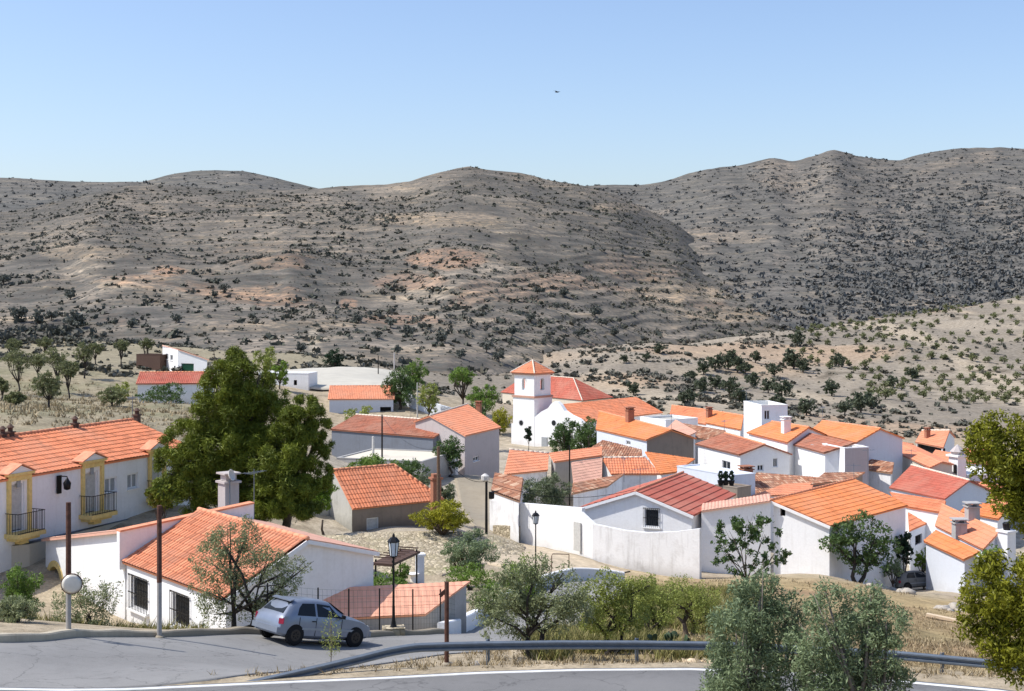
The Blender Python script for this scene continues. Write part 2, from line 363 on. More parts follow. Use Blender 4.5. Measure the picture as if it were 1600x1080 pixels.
def mat_asphalt(name, c, c2):
    n = NT(name); co = n.coord(); f = n.noise(38, 3, .7, co); g = n.noise(.35, 6, .6, co); h = n.noise(2.2, 5, .7, co)
    b = n.ramp(f, (.3, sc(c, .78)), (.7, sc(c, 1.18))); b = n.mix(n.ramp(g, (.38, (0, 0, 0)), (.66, (.9, .9, .9))), b, c2)
    b = n.mix(n.ramp(h, (.55, (0, 0, 0)), (.72, (.4, .4, .4))), b, sc(c, .6))
    vo = n.n('ShaderNodeTexVoronoi', feature='DISTANCE_TO_EDGE', i_Scale=.42); mpn = n.n('ShaderNodeVectorMath', operation='ADD'); n.l(co, mpn.inputs[0])
    nn = n.n('ShaderNodeTexNoise', i_Scale=1.6, i_Detail=4.0); n.l(co, nn.inputs['Vector']); n.l(nn.outputs['Color'], mpn.inputs[1]); n.l(mpn.outputs[0], vo.inputs['Vector'])
    b = n.mix(n.ramp(vo.outputs['Distance'], (.0, (.55, .55, .55)), (.012, (0, 0, 0))), b, sc(c, .35))
    n.bump(f, .25, .01); return n.done(b, .85, 0, .25)
M['asphalt'] = mat_asphalt('pale_worn_asphalt', (.225, .22, .208), (.275, .269, .256))
M['asphalt2'] = mat_asphalt('road_asphalt', (.175, .172, .166), (.205, .20, .192))
M['lineworn'] = mat_plain('road_paint', (.72, .72, .70), .7, 0, .14, 3)
M['kerb'] = mat_wall('kerb_concrete', (.50, .44, .33), (.25, .21, .15), .7)
def mat_rubble(name, a, b, scale=2.2):
    n = NT(name); co = n.coord(); vo = n.n('ShaderNodeTexVoronoi', i_Scale=scale); n.l(co, vo.inputs['Vector'])
    ve = n.n('ShaderNodeTexVoronoi', feature='DISTANCE_TO_EDGE', i_Scale=scale); n.l(co, ve.inputs['Vector'])
    sp = n.n('ShaderNodeSeparateColor'); n.l(vo.outputs['Color'], sp.inputs[0])
    c = n.ramp(sp.outputs[0], (0, b), (.5, a), (1, sc(a, 1.3)))
    c = n.mix(n.ramp(ve.outputs['Distance'], (0, (1, 1, 1)), (.09, (0, 0, 0))), c, sc(b, .5))
    c = n.mix(n.ramp(n.noise(.8, 5, .6, co), (.45, (0, 0, 0)), (.75, (.6, .6, .6))), c, (.3, .27, .15))
    n.bump(ve.outputs['Distance'], .9, .12); return n.done(c, .92, 0, .1)
M['rubble'] = mat_rubble('rubble_stone', (.46, .395, .285), (.31, .26, .18), 3.4)
M['stone'] = mat_plain('pale_stone', (.42, .38, .32), .9, 0, .25, 3)

def grid_faces(nr, nc):
    i = np.arange(nr-1)[:, None]*nc+np.arange(nc-1)[None]
    return np.stack([i, i+1, i+nc+1, i+nc], -1).reshape(-1, 4)
def add_col(o, colr):
    a = o.data.attributes.new('col', 'FLOAT_COLOR', 'POINT')
    a.data.foreach_set('color', np.concatenate([np.clip(colr, 0, 1), np.ones((len(colr), 1))], 1).astype(np.float32).ravel())
def lerp(a, b, t): return np.asarray(a)+(np.asarray(b)-np.asarray(a))*np.asarray(t)[..., None]

# ---------------------------------------------------------------- ground sheet
dd = np.unique(np.concatenate([np.linspace(.8, 22, 30), np.linspace(22, 60, 150), np.geomspace(60, 240, 190), np.geomspace(240, 900, 190)]))
pp = np.unique(np.concatenate([np.linspace(-1000, -60, 40), np.linspace(-60, 1660, 420), np.linspace(1660, 2600, 40)]))
PX, D = np.meshgrid(pp, dd); X = (PX-CX)/F*D; Y = D
Z = tz(X, Y)
V = np.stack([X, Y, Z], -1).reshape(-1, 3)
o = meshobj('ground', V, grid_faces(len(dd), len(pp)), 'ground', smooth=True); tag(o, kind='structure')
x, y, px = X.ravel(), Y.ravel(), PX.ravel()
n1 = fbm(x*.16, y*.16, 5); n2 = fbm(x*.022+5, y*.022, 5); n3 = fbm(x*.6, y*.6, 4)
straw = np.array((.43, .335, .19)); sand = np.array((.42, .36, .27)); brown = np.array((.36, .255, .155)); pale = np.array((.44, .40, .335)); grey = np.array((.27, .25, .215)); dryg = np.array((.27, .25, .13))
c = np.tile(sand, (len(x), 1))
fieldw = sstep(36, 40, y)*(1-sstep(98, 112, y))*sstep(800, 950, px)
c = lerp(c, lerp(brown, straw, sstep(.38, .58, n1)), fieldw)
c = lerp(c, dryg, fieldw*sstep(.5, .62, n2)*.55)
c = lerp(c, lerp(np.array((.34, .30, .215)), np.array((.265, .25, .165)), sstep(.42, .6, n1)), sstep(88, 100, y)*(1-sstep(200, 330, y))*(1-sstep(330, 480, px)))
c = lerp(c, pale, sstep(88, 100, y)*(1-sstep(160, 210, y))*sstep(470, 520, px)*.8)
far = sstep(205, 260, y)
soil = lerp(np.array((.345, .305, .25)), np.array((.27, .24, .2)), sstep(.38, .62, n2))
soil = lerp(soil, np.array((.50, .43, .33)), sstep(.52, .68, fbm(x*.05, y*.012, 4))*.7)
soil = lerp(soil, np.array((.46, .33, .225)), sstep(.56, .7, fbm(x*.012+9, y*.012+3, 4))*.6)
# terraces on the orchard hillside: soil bands that follow the contour
soil = lerp(soil, np.array((.15, .13, .10)), sstep(.74, .95, np.abs(((Z.ravel()/1.7+n2*2.6) % 1)*2-1))*.9*sstep(300, 380, y)*sstep(.42, .55, fbm(x*.02+3, y*.02, 4)))
c = lerp(c, soil, far)
c = lerp(c, np.array((.31, .28, .18)), sstep(210, 260, y)*(1-sstep(480, 620, px))*.6)
add_col(o, c)
# distant plain that carries the ground on to the horizon
th = np.linspace(0, 2*math.pi, 97)[:-1]; rr = [820, 1400, 3000, 9000, 16000]
V = [(r*math.cos(t), r*math.sin(t), -75 if r < 900 else -80) for r in rr for t in th]; Fc = []
for i in range(len(rr)-1):
    for j in range(96): Fc.append((i*96+j, i*96+(j+1) % 96, (i+1)*96+(j+1) % 96, (i+1)*96+j))
o = meshobj('distant_plain', V, Fc, 'ground'); tag(o, kind='structure'); add_col(o, np.tile(np.array((.34, .3, .24)), (len(V), 1)))

# ---------------------------------------------------------------- roads
def drape(name, near, far_, mat, lift=.05, n=160, m=14):
    """sheet between two polylines of (px, d), laid on the ground"""
    def res(pl):
        q = np.array([XY(*p) for p in pl]); s = np.r_[0, np.cumsum(np.linalg.norm(np.diff(q, axis=0), axis=1))]; s /= s[-1]; t = np.linspace(0, 1, n)
        return np.stack([np.interp(t, s, q[:, 0]), np.interp(t, s, q[:, 1])], -1)
    a, b = res(near), res(far_); t = np.linspace(0, 1, m)[None, :, None]; q = a[:, None]+(b-a)[:, None]*t
    z = tz(q[..., 0], q[..., 1])+lift
    q = np.concatenate([q[:, :1], q, q[:, -1:]], 1); z = np.concatenate([z[:, :1]-.3, z, z[:, -1:]-.3], 1); m += 2
    return tag(meshobj(name, np.concatenate([q, z[..., None]], -1).reshape(-1, 3), grid_faces(n, m), mat, smooth=True), kind='structure')
pxs = np.linspace(-900, 2500, 200)
drape('road', [(p, 23.5) for p in pxs], [(p, line_d(p)+.1) for p in pxs], 'asphalt2', .03, 240, 10)
drape('road_edge_line', [(p, line_d(p)-.14) for p in pxs], [(p, line_d(p)) for p in pxs], 'lineworn', .04, 300, 2)
KERB = [(-500, 35.2), (-200, 36), (0, 37.2), (60, 38.4), (110, 40), (170, 41.2), (250, 42.6), (320, 44.6), (390, 46.4), (480, 48), (560, 49.8), (630, 52), (690, 54.3)]
WALLP = [(690, 54.3), (715, 57.5), (745, 62), (772, 67), (800, 73), (832, 79), (865, 84), (895, 86.5), (920, 87.5), (950, 88), (975, 88.2)]
lane_near = [(-500, 33.25), (-200, 32.83), (0, 32.6), (150, 32.58), (250, 32.9), (330, 33.35), (420, 34.2), (500, 35.2), (640, 37.5), (740, 41), (830, 47), (900, 55), (960, 66), (1000, 78), (990, 86)]
drape('side_lane', lane_near, KERB+WALLP[1:], 'asphalt', .028, 300, 60)
# street of the village between the terrace wall and the white houses
drape('village_street', [(770, 98), (752, 104), (735, 112), (722, 120), (712, 130), (700, 141)], [(815, 102), (800, 106), (775, 116), (770, 124), (772, 134), (800, 141)], 'kerb', .09, 60, 14)
dpts = [(690, 90), (760, 93), (840, 90), (930, 90)], [(760, 99), (812, 103.5), (905, 98), (985, 94)]
drape('sandy_path', dpts[0], dpts[1], mat_plain('sandy_gravel', (.47, .39, .28), .95, 0, .25, 2), .08, 60, 14)
def strip_wall(name, path, h, wdt, mat, label=None, cat=None, down=.6, struct=False, ztop=None, jitter=0, n=120):
    q = np.array([XY(*p) for p in path]); s = np.r_[0, np.cumsum(np.linalg.norm(np.diff(q, axis=0), axis=1))]
    t = np.linspace(0, s[-1], n); c = np.stack([np.interp(t, s, q[:, 0]), np.interp(t, s, q[:, 1])], -1)
    for _ in range(2): c[1:-1] = (c[:-2]+2*c[1:-1]+c[2:])/4
    g = np.gradient(c, axis=0); g /= np.linalg.norm(g, axis=1)[:, None]; nn = np.stack([-g[:, 1], g[:, 0]], -1)
    zg = tz(c[:, 0], c[:, 1]); zt = zg+h if ztop is None else np.interp(t, s, ztop)
    zt = zt+(vnoise(t*1.3, t*0)-.5)*jitter
    V = []; bev = min(.04, wdt*.2)
    for off, z in ((-.5*wdt, zg-down), (-.5*wdt, zt-bev), (-.5*wdt+bev, zt), (.5*wdt-bev, zt), (.5*wdt, zt-bev), (.5*wdt, zg-down)):
        V.append(np.concatenate([c+nn*off, z[:, None]], 1))
    V = np.stack(V, 1); k = 6; Fs = []
    for i in range(n-1):
        for j in range(k): Fs.append((i*k+j, i*k+(j+1) % k, (i+1)*k+(j+1) % k, (i+1)*k+j))
    Fs += [tuple(range(k))[::-1], tuple((n-1)*k+j for j in range(k))]
    o = meshobj(name, V.reshape(-1, 3), Fs, mat, base=(*c[n//2], zg[n//2]))
    return tag(o, kind='structure') if struct else tag(o, label, cat)
strip_wall('kerb', KERB, .22, .32, 'kerb', struct=True, jitter=.06)
strip_wall('low_wall', WALLP, .75, .35, 'white', 'low white roadside wall curving downhill beside the lane behind the almond trees', 'wall', ztop=[-13.1+.2, -13.5, -14.15, -14.85, -15.55, -16.35, -16.95, -17.2, -17.4, -17.6, -17.8][:len(WALLP)])

# ---------------------------------------------------------------- far hills
def hill(name, sky, d0, d1, y0, upx=(-900, 2500), du=6, nr=300, terr=0.0, tone='scrub', amp=1.0, seed=0, d0f=None, shape=.8):
    u = np.arange(upx[0], upx[1]+du, du); sk = np.array(sky, float); ys = np.interp(u, sk[:, 0], sk[:, 1])
    ker = np.array([1, 2, 3, 2, 1])/9; ys = np.convolve(np.pad(ys, 2, 'edge'), ker, 'valid')
    t = np.linspace(0, 1.12, nr)
    U, Tt = np.meshgrid(u, t)
    D0 = np.interp(u, *np.array(d0f).T) if d0f is not None else np.full(len(u), d0)
    wob = 1+.10*(fbm(u*.006+seed, u*0, 3)-.5)
    D1 = d1*wob
    Dm = D0[None]*(D1/D0)[None]**Tt
    yp = y0+(ys[None]-y0)*np.clip(Tt, 0, 1)**shape                    # row in the photo
    Zm = -(yp-CY)/F*Dm
    Zr = -(ys-CY)/F*D1
    beyond = np.clip(Tt-1, 0, 1); Zm = np.where(Tt > 1, Zr[None]-beyond*Dm*.35, Zm)
    Xm = (U-CX)/F*Dm
    env = np.clip(np.sin(np.clip(Tt, 0, 1)*math.pi), 0, 1)**.7
    lat = (U-CX)/F*D1[None]
    gul = fbm(lat*.0058+seed+.25*Tt, Tt*1.3+seed, 4, True)-.62
    Zm = Zm+amp*env*(gul*20*(.35+.65*Tt)+(fbm(Xm*.018+seed, Dm*.018, 4)-.47)*12)
    Zm = Zm+amp*(fbm(Xm*.05, Dm*.05, 3)-.45)*3.2*(np.clip(Tt, 0, 1)**3)
    tm = np.zeros_like(Zm)
    if terr > 0:
        tm = terr*sstep(.36, .52, fbm(lat*.006+3+seed, Tt*3.0, 4))*(1-sstep(.62, .88, Tt+.25*(fbm(lat*.004, lat*0, 2)-.5)))*sstep(.0, .08, Tt)
        st = 4.2; q = Zm/st+fbm(lat*.012, Tt*4, 4)*5; fr = q-np.floor(q)
        Zm = Zm+tm*((sstep(.72, 1.0, fr))-fr)*st*.18
        edge = tm*sstep(.62, .75, fr)
    o = meshobj(name, np.stack([Xm, Dm, Zm], -1).reshape(-1, 3), grid_faces(nr, len(u)), 'hill', smooth=True); tag(o, kind='structure')
    fx, fy = lat.ravel(), Tt.ravel()
    n1 = fbm(fx*.008+seed, fy*5, 5); n2 = fbm(fx*.03+2*seed, fy*16, 5); n3 = fbm(fx*.012+7, fy*7+seed, 5)
    n4 = fbm(fx*.016+seed, fy*95+n1*9, 4); n5 = fbm(fx*.05+9, fy*40+seed, 4)
    if tone == 'scrub':
        c = lerp(np.array((.175, .155, .132)), np.array((.245, .214, .178)), sstep(.35, .62, n2))
        c = lerp(c, np.array((.105, .098, .088)), sstep(.40, .62, n1+.25*(fy-.5))*.85)
        c = lerp(c, np.array((.36, .31, .245)), sstep(.57, .70, n3)*.7*(1-.4*fy))
        c = lerp(c, np.array((.38, .25, .165)), sstep(.585, .68, fbm(fx*.010+31, fy*9+4, 4))*(1-sstep(.5, .7, fy))*.8)
    elif tone == 'dark':
        c = lerp(np.array((.135, .124, .113)), np.array((.185, .166, .145)), sstep(.35, .62, n2))
        c = lerp(c, np.array((.092, .092, .090)), sstep(.4, .6, n1)*.85)
        c = lerp(c, np.array((.33, .275, .22)), sstep(.6, .72, n3)*.7)
    else:
        c = lerp(np.array((.092, .097, .092)), np.array((.135, .13, .12)), sstep(.35, .62, n2))
    if tone != 'far':
        low = 1-.55*sstep(.35, .95, fy)
        c = lerp(c, c*1.55, sstep(.46, .60, n4)*.9*low); c = lerp(c, c*.45, sstep(.49, .60, fbm(fx*.014+50, fy*110+n1*9, 4))*.8*low); c = lerp(c, c*.7, sstep(.52, .62, n5)*.6)
    if terr > 0: c = lerp(c, np.array((.12, .108, .094)), (edge*.55).ravel()); c = lerp(c, np.array((.33, .29, .235)), (tm*(1-edge)*.28).ravel())
    for (hx, hy, rx, ry, cc, k) in FIELDS.get(name, []):
        ypx = CY-F*(Zm/Dm).ravel(); r = ((U.ravel()-hx)/rx)**2+((ypx-hy)/ry)**2+(n2-.47)*1.4
        c = lerp(c, np.array(cc), (1-sstep(.6, 1.1, r))*k)
    hz = HAZE[tone]; c = c*np.array((1.04, .99, .92)); c = c*(1-hz)+np.array((.205, .20, .192))*hz  # aerial haze blended into the base colour, more on farther layers
    add_col(o, c)
    return dict(u=u, t=t, X=Xm, D=Dm, Z=Zm, T=Tt, tm=tm, lat=lat)
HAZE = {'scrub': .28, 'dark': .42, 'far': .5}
tan = (.42, .34, .25); ora = (.44, .275, .18); pal = (.50, .45, .36)
FIELDS = {'hill': [(680, 342, 105, 13, tan, .8), (700, 405, 60, 18, ora, .75), (640, 440, 60, 14, ora, .6), (260, 424, 30, 10, ora, .8), (1050, 460, 90, 20, tan, .85), (1130, 492, 80, 12, tan, .8), (640, 500, 70, 8, ora, .6), (130, 395, 70, 14, tan, .5), (490, 535, 12, 26, pal, .9), (545, 475, 14, 8, ora, .9), (960, 325, 50, 9, tan, .6), (1160, 372, 60, 8, tan, .5)],
          'hill.001': [(1090, 352, 90, 10, tan, .6), (1290, 430, 60, 14, tan, .6), (1240, 398, 40, 10, pal, .6), (1220, 290, 90, 14, tan, .35)]}
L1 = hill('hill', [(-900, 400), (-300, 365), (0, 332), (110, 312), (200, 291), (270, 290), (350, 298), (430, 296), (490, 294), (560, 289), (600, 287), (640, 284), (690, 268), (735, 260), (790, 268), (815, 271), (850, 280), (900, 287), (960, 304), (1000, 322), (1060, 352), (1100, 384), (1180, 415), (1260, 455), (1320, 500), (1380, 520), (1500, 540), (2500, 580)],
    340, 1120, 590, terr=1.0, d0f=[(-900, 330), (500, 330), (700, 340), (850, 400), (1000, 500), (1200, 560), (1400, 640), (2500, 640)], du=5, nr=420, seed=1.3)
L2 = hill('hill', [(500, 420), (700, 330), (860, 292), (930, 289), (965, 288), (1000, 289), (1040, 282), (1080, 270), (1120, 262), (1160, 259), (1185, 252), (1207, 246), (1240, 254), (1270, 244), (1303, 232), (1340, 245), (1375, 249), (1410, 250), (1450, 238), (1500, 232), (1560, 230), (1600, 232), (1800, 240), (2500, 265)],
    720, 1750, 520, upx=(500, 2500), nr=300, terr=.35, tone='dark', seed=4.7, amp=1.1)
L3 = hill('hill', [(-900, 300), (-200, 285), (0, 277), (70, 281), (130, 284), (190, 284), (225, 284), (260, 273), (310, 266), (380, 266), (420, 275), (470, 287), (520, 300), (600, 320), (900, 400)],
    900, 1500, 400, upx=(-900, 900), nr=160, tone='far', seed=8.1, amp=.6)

# ---------------------------------------------------------------- scrub: countless small bushes, one object
def blob_proto(n=1, seed=0):
    import bmesh
    bm = bmesh.new(); bmesh.ops.create_icosphere(bm, subdivisions=n, radius=1); r = np.random.default_rng(seed)
    v = np.array([q.co for q in bm.verts]); f = np.array([[q.index for q in p.verts] for p in bm.faces]); bm.free()
    v *= (.65+.7*r.random(len(v)))[:, None]; v[:, 2] = v[:, 2]*.8+.45
    return v, f
def clump_proto(nq, seed):
    r = np.random.default_rng(seed); d = r.normal(size=(nq, 3)); d /= np.linalg.norm(d, axis=1)[:, None]; d[:, 2] = np.abs(d[:, 2]); c = d*(.35+.6*r.random(nq))[:, None]; c[:, 2] = c[:, 2]*.95+.05
    a = d+r.normal(size=(nq, 3))*.8; a /= np.linalg.norm(a, axis=1)[:, None]; e = np.cross(a, r.normal(size=(nq, 3))); e /= np.linalg.norm(e, axis=1)[:, None]; s = (.30+.35*r.random(nq))[:, None]*(14/nq)**.25
    v = np.stack([c-a*s, c+e*s*.7, c+a*s, c-e*s*.7], 1).reshape(-1, 3); return v, np.arange(4*nq).reshape(-1, 4)
def scatter_blobs(name, pts, rad, tints, mat, protos=4, nq=14):
    Vs = []; Fs = []; Ts = []; k = 0; pr = [clump_proto(nq, i) for i in range(protos)]; which = RNG.integers(0, protos, len(pts))
    for i in range(protos):
        s = which == i; p = pts[s]; m = len(p)
        if m == 0: continue
        a = RNG.random(m)*6.28; v, f = pr[i]; ca, sa = np.cos(a), np.sin(a)
        sx = rad[s]*(.8+.5*RNG.random(m)); szz = rad[s]*(.7+.5*RNG.random(m))
        q = np.empty((m, len(v), 3)); q[..., 0] = (v[None, :, 0]*ca[:, None]-v[None, :, 1]*sa[:, None])*sx[:, None]; q[..., 1] = (v[None, :, 0]*sa[:, None]+v[None, :, 1]*ca[:, None])*sx[:, None]; q[..., 2] = v[None, :, 2]*szz[:, None]
        q += p[:, None]; Vs.append(q.reshape(-1, 3)); Fs.append((f[None]+np.arange(m)[:, None, None]*len(v)+k).reshape(-1, 4))
        Ts.append(np.repeat(tints[s], len(v))+np.repeat((RNG.random(m*len(f))-.5)*.4, 4)); k += m*len(v)
    return tag(meshobj(name, np.concatenate(Vs), np.concatenate(Fs), mat, tint=np.clip(np.concatenate(Ts), 0, 1)), kind='stuff')
def mat_scrub(name, stops):
    n = NT(name); return n.done(n.ramp(n.attr('tint'), *stops), .9, 0, .05)
M['scrub'] = mat_scrub('hillside_scrub', ((0, (.088, .094, .075)), (.35, (.112, .114, .09)), (.7, (.145, .139, .112)), (1, (.19, .178, .142))))  # tints paled towards the haze painted on the hills
M['scrubblue'] = mat_scrub('far_scrub', ((0, (.104, .11, .109)), (.5, (.124, .127, .121)), (1, (.155, .152, .141))))  # distance haze put into the bush tints
def layer_scatter(L, n, tmax, dens):
    U = RNG.random(n)*(len(L['u'])-2); Q = RNG.random(n)*(len(L['t'])-2)
    i, j = Q.astype(int), U.astype(int); fi, fj = Q-i, U-j
    g = lambda A: (A[i, j]*(1-fi)*(1-fj)+A[i+1, j]*fi*(1-fj)+A[i, j+1]*(1-fi)*fj+A[i+1, j+1]*fi*fj)
    x, y, z, t, tm, lat = (g(L[k]) for k in ('X', 'D', 'Z', 'T', 'tm', 'lat'))
    px = CX+F*x/y; keep = (RNG.random(n) < dens(x, y, z, t, tm, lat, px)) & (px > -250) & (px < 1850) & (t < tmax)
    return np.stack([x, y, z], -1)[keep], t[keep], px[keep]
def d1(x, y, z, t, tm, lat, px):
    q = z/4.2+fbm(lat*.012, t*4, 4)*5; fr = q-np.floor(q); edge = ((fr > .55) & (fr < .98))
    cl = sstep(.40, .62, fbm(x*.012, y*.012, 4))
    return np.clip((.10+.9*cl)*(1-.75*tm)+tm*edge*1.0, 0, 1)*.5
p, t, px = layer_scatter(L1, 300000, 1.0, d1)
r = .35+RNG.random(len(p))**5*1.6; scatter_blobs('hillside_scrub', p, r, RNG.random(len(p)), 'scrub', nq=9)
def d2(x, y, z, t, tm, lat, px):
    wood = sstep(1180, 1420, px)*(1-sstep(.42, .75, t+.15*(fbm(x*.006, y*.006, 3)-.5)))
    return np.clip(.16+sstep(.45, .62, fbm(x*.01, y*.01, 4))*.4+wood*.75, 0, 1)*.7
p, t, px = layer_scatter(L2, 90000, 1.0, d2)
r = .7+RNG.random(len(p))**3*2.3; scatter_blobs('distant_scrub', p, r, RNG.random(len(p)), 'scrubblue', nq=8)
p, t, px = layer_scatter(L3, 9000, 1.0, lambda x, y, z, t, tm, lat, px: np.full(len(x), .5))
scatter_blobs('ridge_scrub', p, .8+RNG.random(len(p))**3*1.8, RNG.random(len(p)), 'scrubblue', nq=8)
# scrub on the near ground beyond the village
n = 34000; yy = np.exp(RNG.uniform(math.log(205), math.log(640), n)); uu = RNG.uniform(-150, 1750, n); xx = (uu-CX)/F*yy
cl = fbm(xx*.03, yy*.03, 4); keep = RNG.random(n) < np.clip(.10+sstep(.46, .62, cl)*.75, 0, 1)*np.where(uu < 640, .8, 1)*np.where((uu > 395) & (uu < 660) & (yy < 262), 0, 1)*np.where((uu > 700) & (yy < 232), 0, 1)*np.where((uu > 1280) & (yy > 320), .3, 1)
xx, yy = xx[keep], yy[keep]; zz = tz(xx, yy)
scatter_blobs('valley_scrub', np.stack([xx, yy, zz], -1), .22+RNG.random(len(xx))**3*1.05, RNG.random(len(xx))*.8+.2, 'scrub', nq=26)
# ---------------------------------------------------------------- building tools
def ray_plane(px, py, p0, n):
    r = np.array([(px-CX)/F, 1.0, -(py-CY)/F]); t = np.dot(p0, n)/np.dot(r, n); return r*t
def quad(dA, A, B, C, D=None, slope=.36):
    """visible roof slope: level eave A-B and ridge C-D, all given as rows/columns of the photo, with the depth of A"""
    a = P(*A, dA); b = PZ(*B, a[2])
    hi = dA*(A[1]-CY)/(C[1]-CY)*.9999; lo = hi*.5
    def sl(dc):
        c = P(*C, dc); n = np.cross(b-a, c-a); return math.hypot(n[0], n[1])/abs(n[2])
    for k in range(400):                        # walk down from the level solution until the pitch is reached
        d2 = hi-(hi-lo)*(k+1)/400
        if sl(d2) > slope: break
    c = P(*C, d2); n = np.cross(b-a, c-a)
    d = ray_plane(*D, a, n) if D is not None else c+(b-a)
    return a, b, c, d
def qparam(x, y, ze, yaw, L, run, slope):
    r = math.radians(yaw); ex = np.array([math.cos(r), math.sin(r), 0]); ey = np.array([-math.sin(r), math.cos(r), 0])
    a = np.array([x, y, ze]); b = a+ex*L; c = a+ey*run+np.array([0, 0, run*slope]); return a, b, c, c+ex*L
def tile_surface(mb, uvs, poly, period=.25, row=.42, amp=.05, step=.024, spp=5, thick=.10):
    poly = [np.asarray(p, float) for p in poly]; a = poly[0]; u = norm(poly[1]-a); n = np.zeros(3)
    for i in range(len(poly)): n += np.cross(poly[i]-a, poly[(i+1) % len(poly)]-a)
    n = norm(n); n = n if n[2] > 0 else -n; v = norm(np.cross(n, u)); v = v if v[2] > 0 else -v
    q = np.array([[np.dot(p-a, u), np.dot(p-a, v)] for p in poly])
    us = np.linspace(q[:, 0].min(), q[:, 0].max(), max(8, int((q[:, 0].max()-q[:, 0].min())/period*spp)))
    lo = np.full(len(us), 1e9); hi = np.full(len(us), -1e9)
    for i in range(len(q)):
        p0, p1 = q[i], q[(i+1) % len(q)]
        if abs(p1[0]-p0[0]) < 1e-6: continue
        t = (us-p0[0])/(p1[0]-p0[0]); ok = (t >= -1e-6) & (t <= 1+1e-6); vv = p0[1]+t*(p1[1]-p0[1])
        lo[ok] = np.minimum(lo[ok], vv[ok]); hi[ok] = np.maximum(hi[ok], vv[ok])
    bad = lo > hi; lo[bad] = 0; hi[bad] = 0
    nrow = max(2, int(math.ceil((hi.max()-lo.min())/row))); v0 = lo.min()
    prof = amp*(np.abs(np.sin(us/period*math.pi))**.8)
    V = []; UV = []; H = []
    wob = .02*(vnoise(us*.5+poly[0][0], us*0)-.5)
    for k in range(nrow):
        for e, h, f in ((0, step, .03), (1, 0, .97)):
            vv = np.clip(v0+(k+e)*row, lo, hi)
            V.append(a+us[:, None]*u+vv[:, None]*v+(prof+h+wob)[:, None]*n); UV.append(np.stack([us/period, np.full(len(us), k+f)], -1)); H.append(vv)
    V = np.concatenate(V); UV = np.concatenate(UV); m = len(us); H = np.stack(H)
    base = len(mb.v); i, j = np.meshgrid(np.arange(2*nrow-1), np.arange(m-1), indexing='ij')
    jump = (i % 2 == 1)
    keep = (H[i+1, j]-H[i, j]+H[i+1, j+1]-H[i, j+1] > 1e-4) | (jump & (H[i, j] > lo[j]+1e-4) & (H[i, j] < hi[j]-1e-4))
    ii, jj = i[keep], j[keep]; Fq = np.stack([ii*m+jj, ii*m+jj+1, (ii+1)*m+jj+1, (ii+1)*m+jj], -1)+base
    mb.v += [tuple(p) for p in V]; mb.f += Fq.tolist(); uvs += UV.tolist()
    k = len(mb.v); N = len(poly)
    for p in poly: mb.v.append(tuple(p+n*.004)); uvs.append((.5, .5))
    for p in poly: mb.v.append(tuple(p-n*thick)); uvs.append((.5, .5))
    mb.f.append([k+N+i for i in range(N)])
    for i in range(N): mb.f.append([k+i, k+(i+1) % N, k+N+(i+1) % N, k+N+i])
def wall_face(mb, pts, holes, depth=.14):
    """planar upright wall polygon with recessed openings; holes are (u0, v0, u1, v1) along the first edge's horizontal direction"""
    pts = [np.asarray(p, float) for p in pts]; o = pts[0]; u = pts[1]-pts[0]; u[2] = 0; u = norm(u); q = [(float(np.dot(p-o, u)), float(p[2]-o[2])) for p in pts]
    inn = np.cross((0, 0, 1.), u)                # towards the inside when the wall runs left to right seen from outside
    vs = [Vector(p) for p in q]; ed = [(i, (i+1) % len(q)) for i in range(len(q))]
    for (a, b, c, d) in holes:
        k = len(vs); vs += [Vector(t) for t in ((a, b), (c, b), (c, d), (a, d))]; ed += [(k, k+1), (k+1, k+2), (k+2, k+3), (k+3, k)]
    ov, oe, of, *_ = geometry.delaunay_2d_cdt(vs, ed, [list(range(len(q)))], 1, 1e-4)
    def inside(x, y): return any(a < x < c and b < y < d for a, b, c, d in holes)
    fs = [f for f in of if not inside(sum(ov[i][0] for i in f)/len(f), sum(ov[i][1] for i in f)/len(f))]
    mb.add([o+u*p[0]+np.array([0, 0, p[1]]) for p in ov], fs)
    for (a, b, c, d) in holes:
        r = [o+u*x+np.array([0, 0, y]) for x, y in ((a, b), (c, b), (c, d), (a, d))]
        mb.add(r+[p+inn*depth for p in r], [(i, (i+1) % 4, 4+(i+1) % 4, 4+i) for i in range(4)])
    return o, u, inn
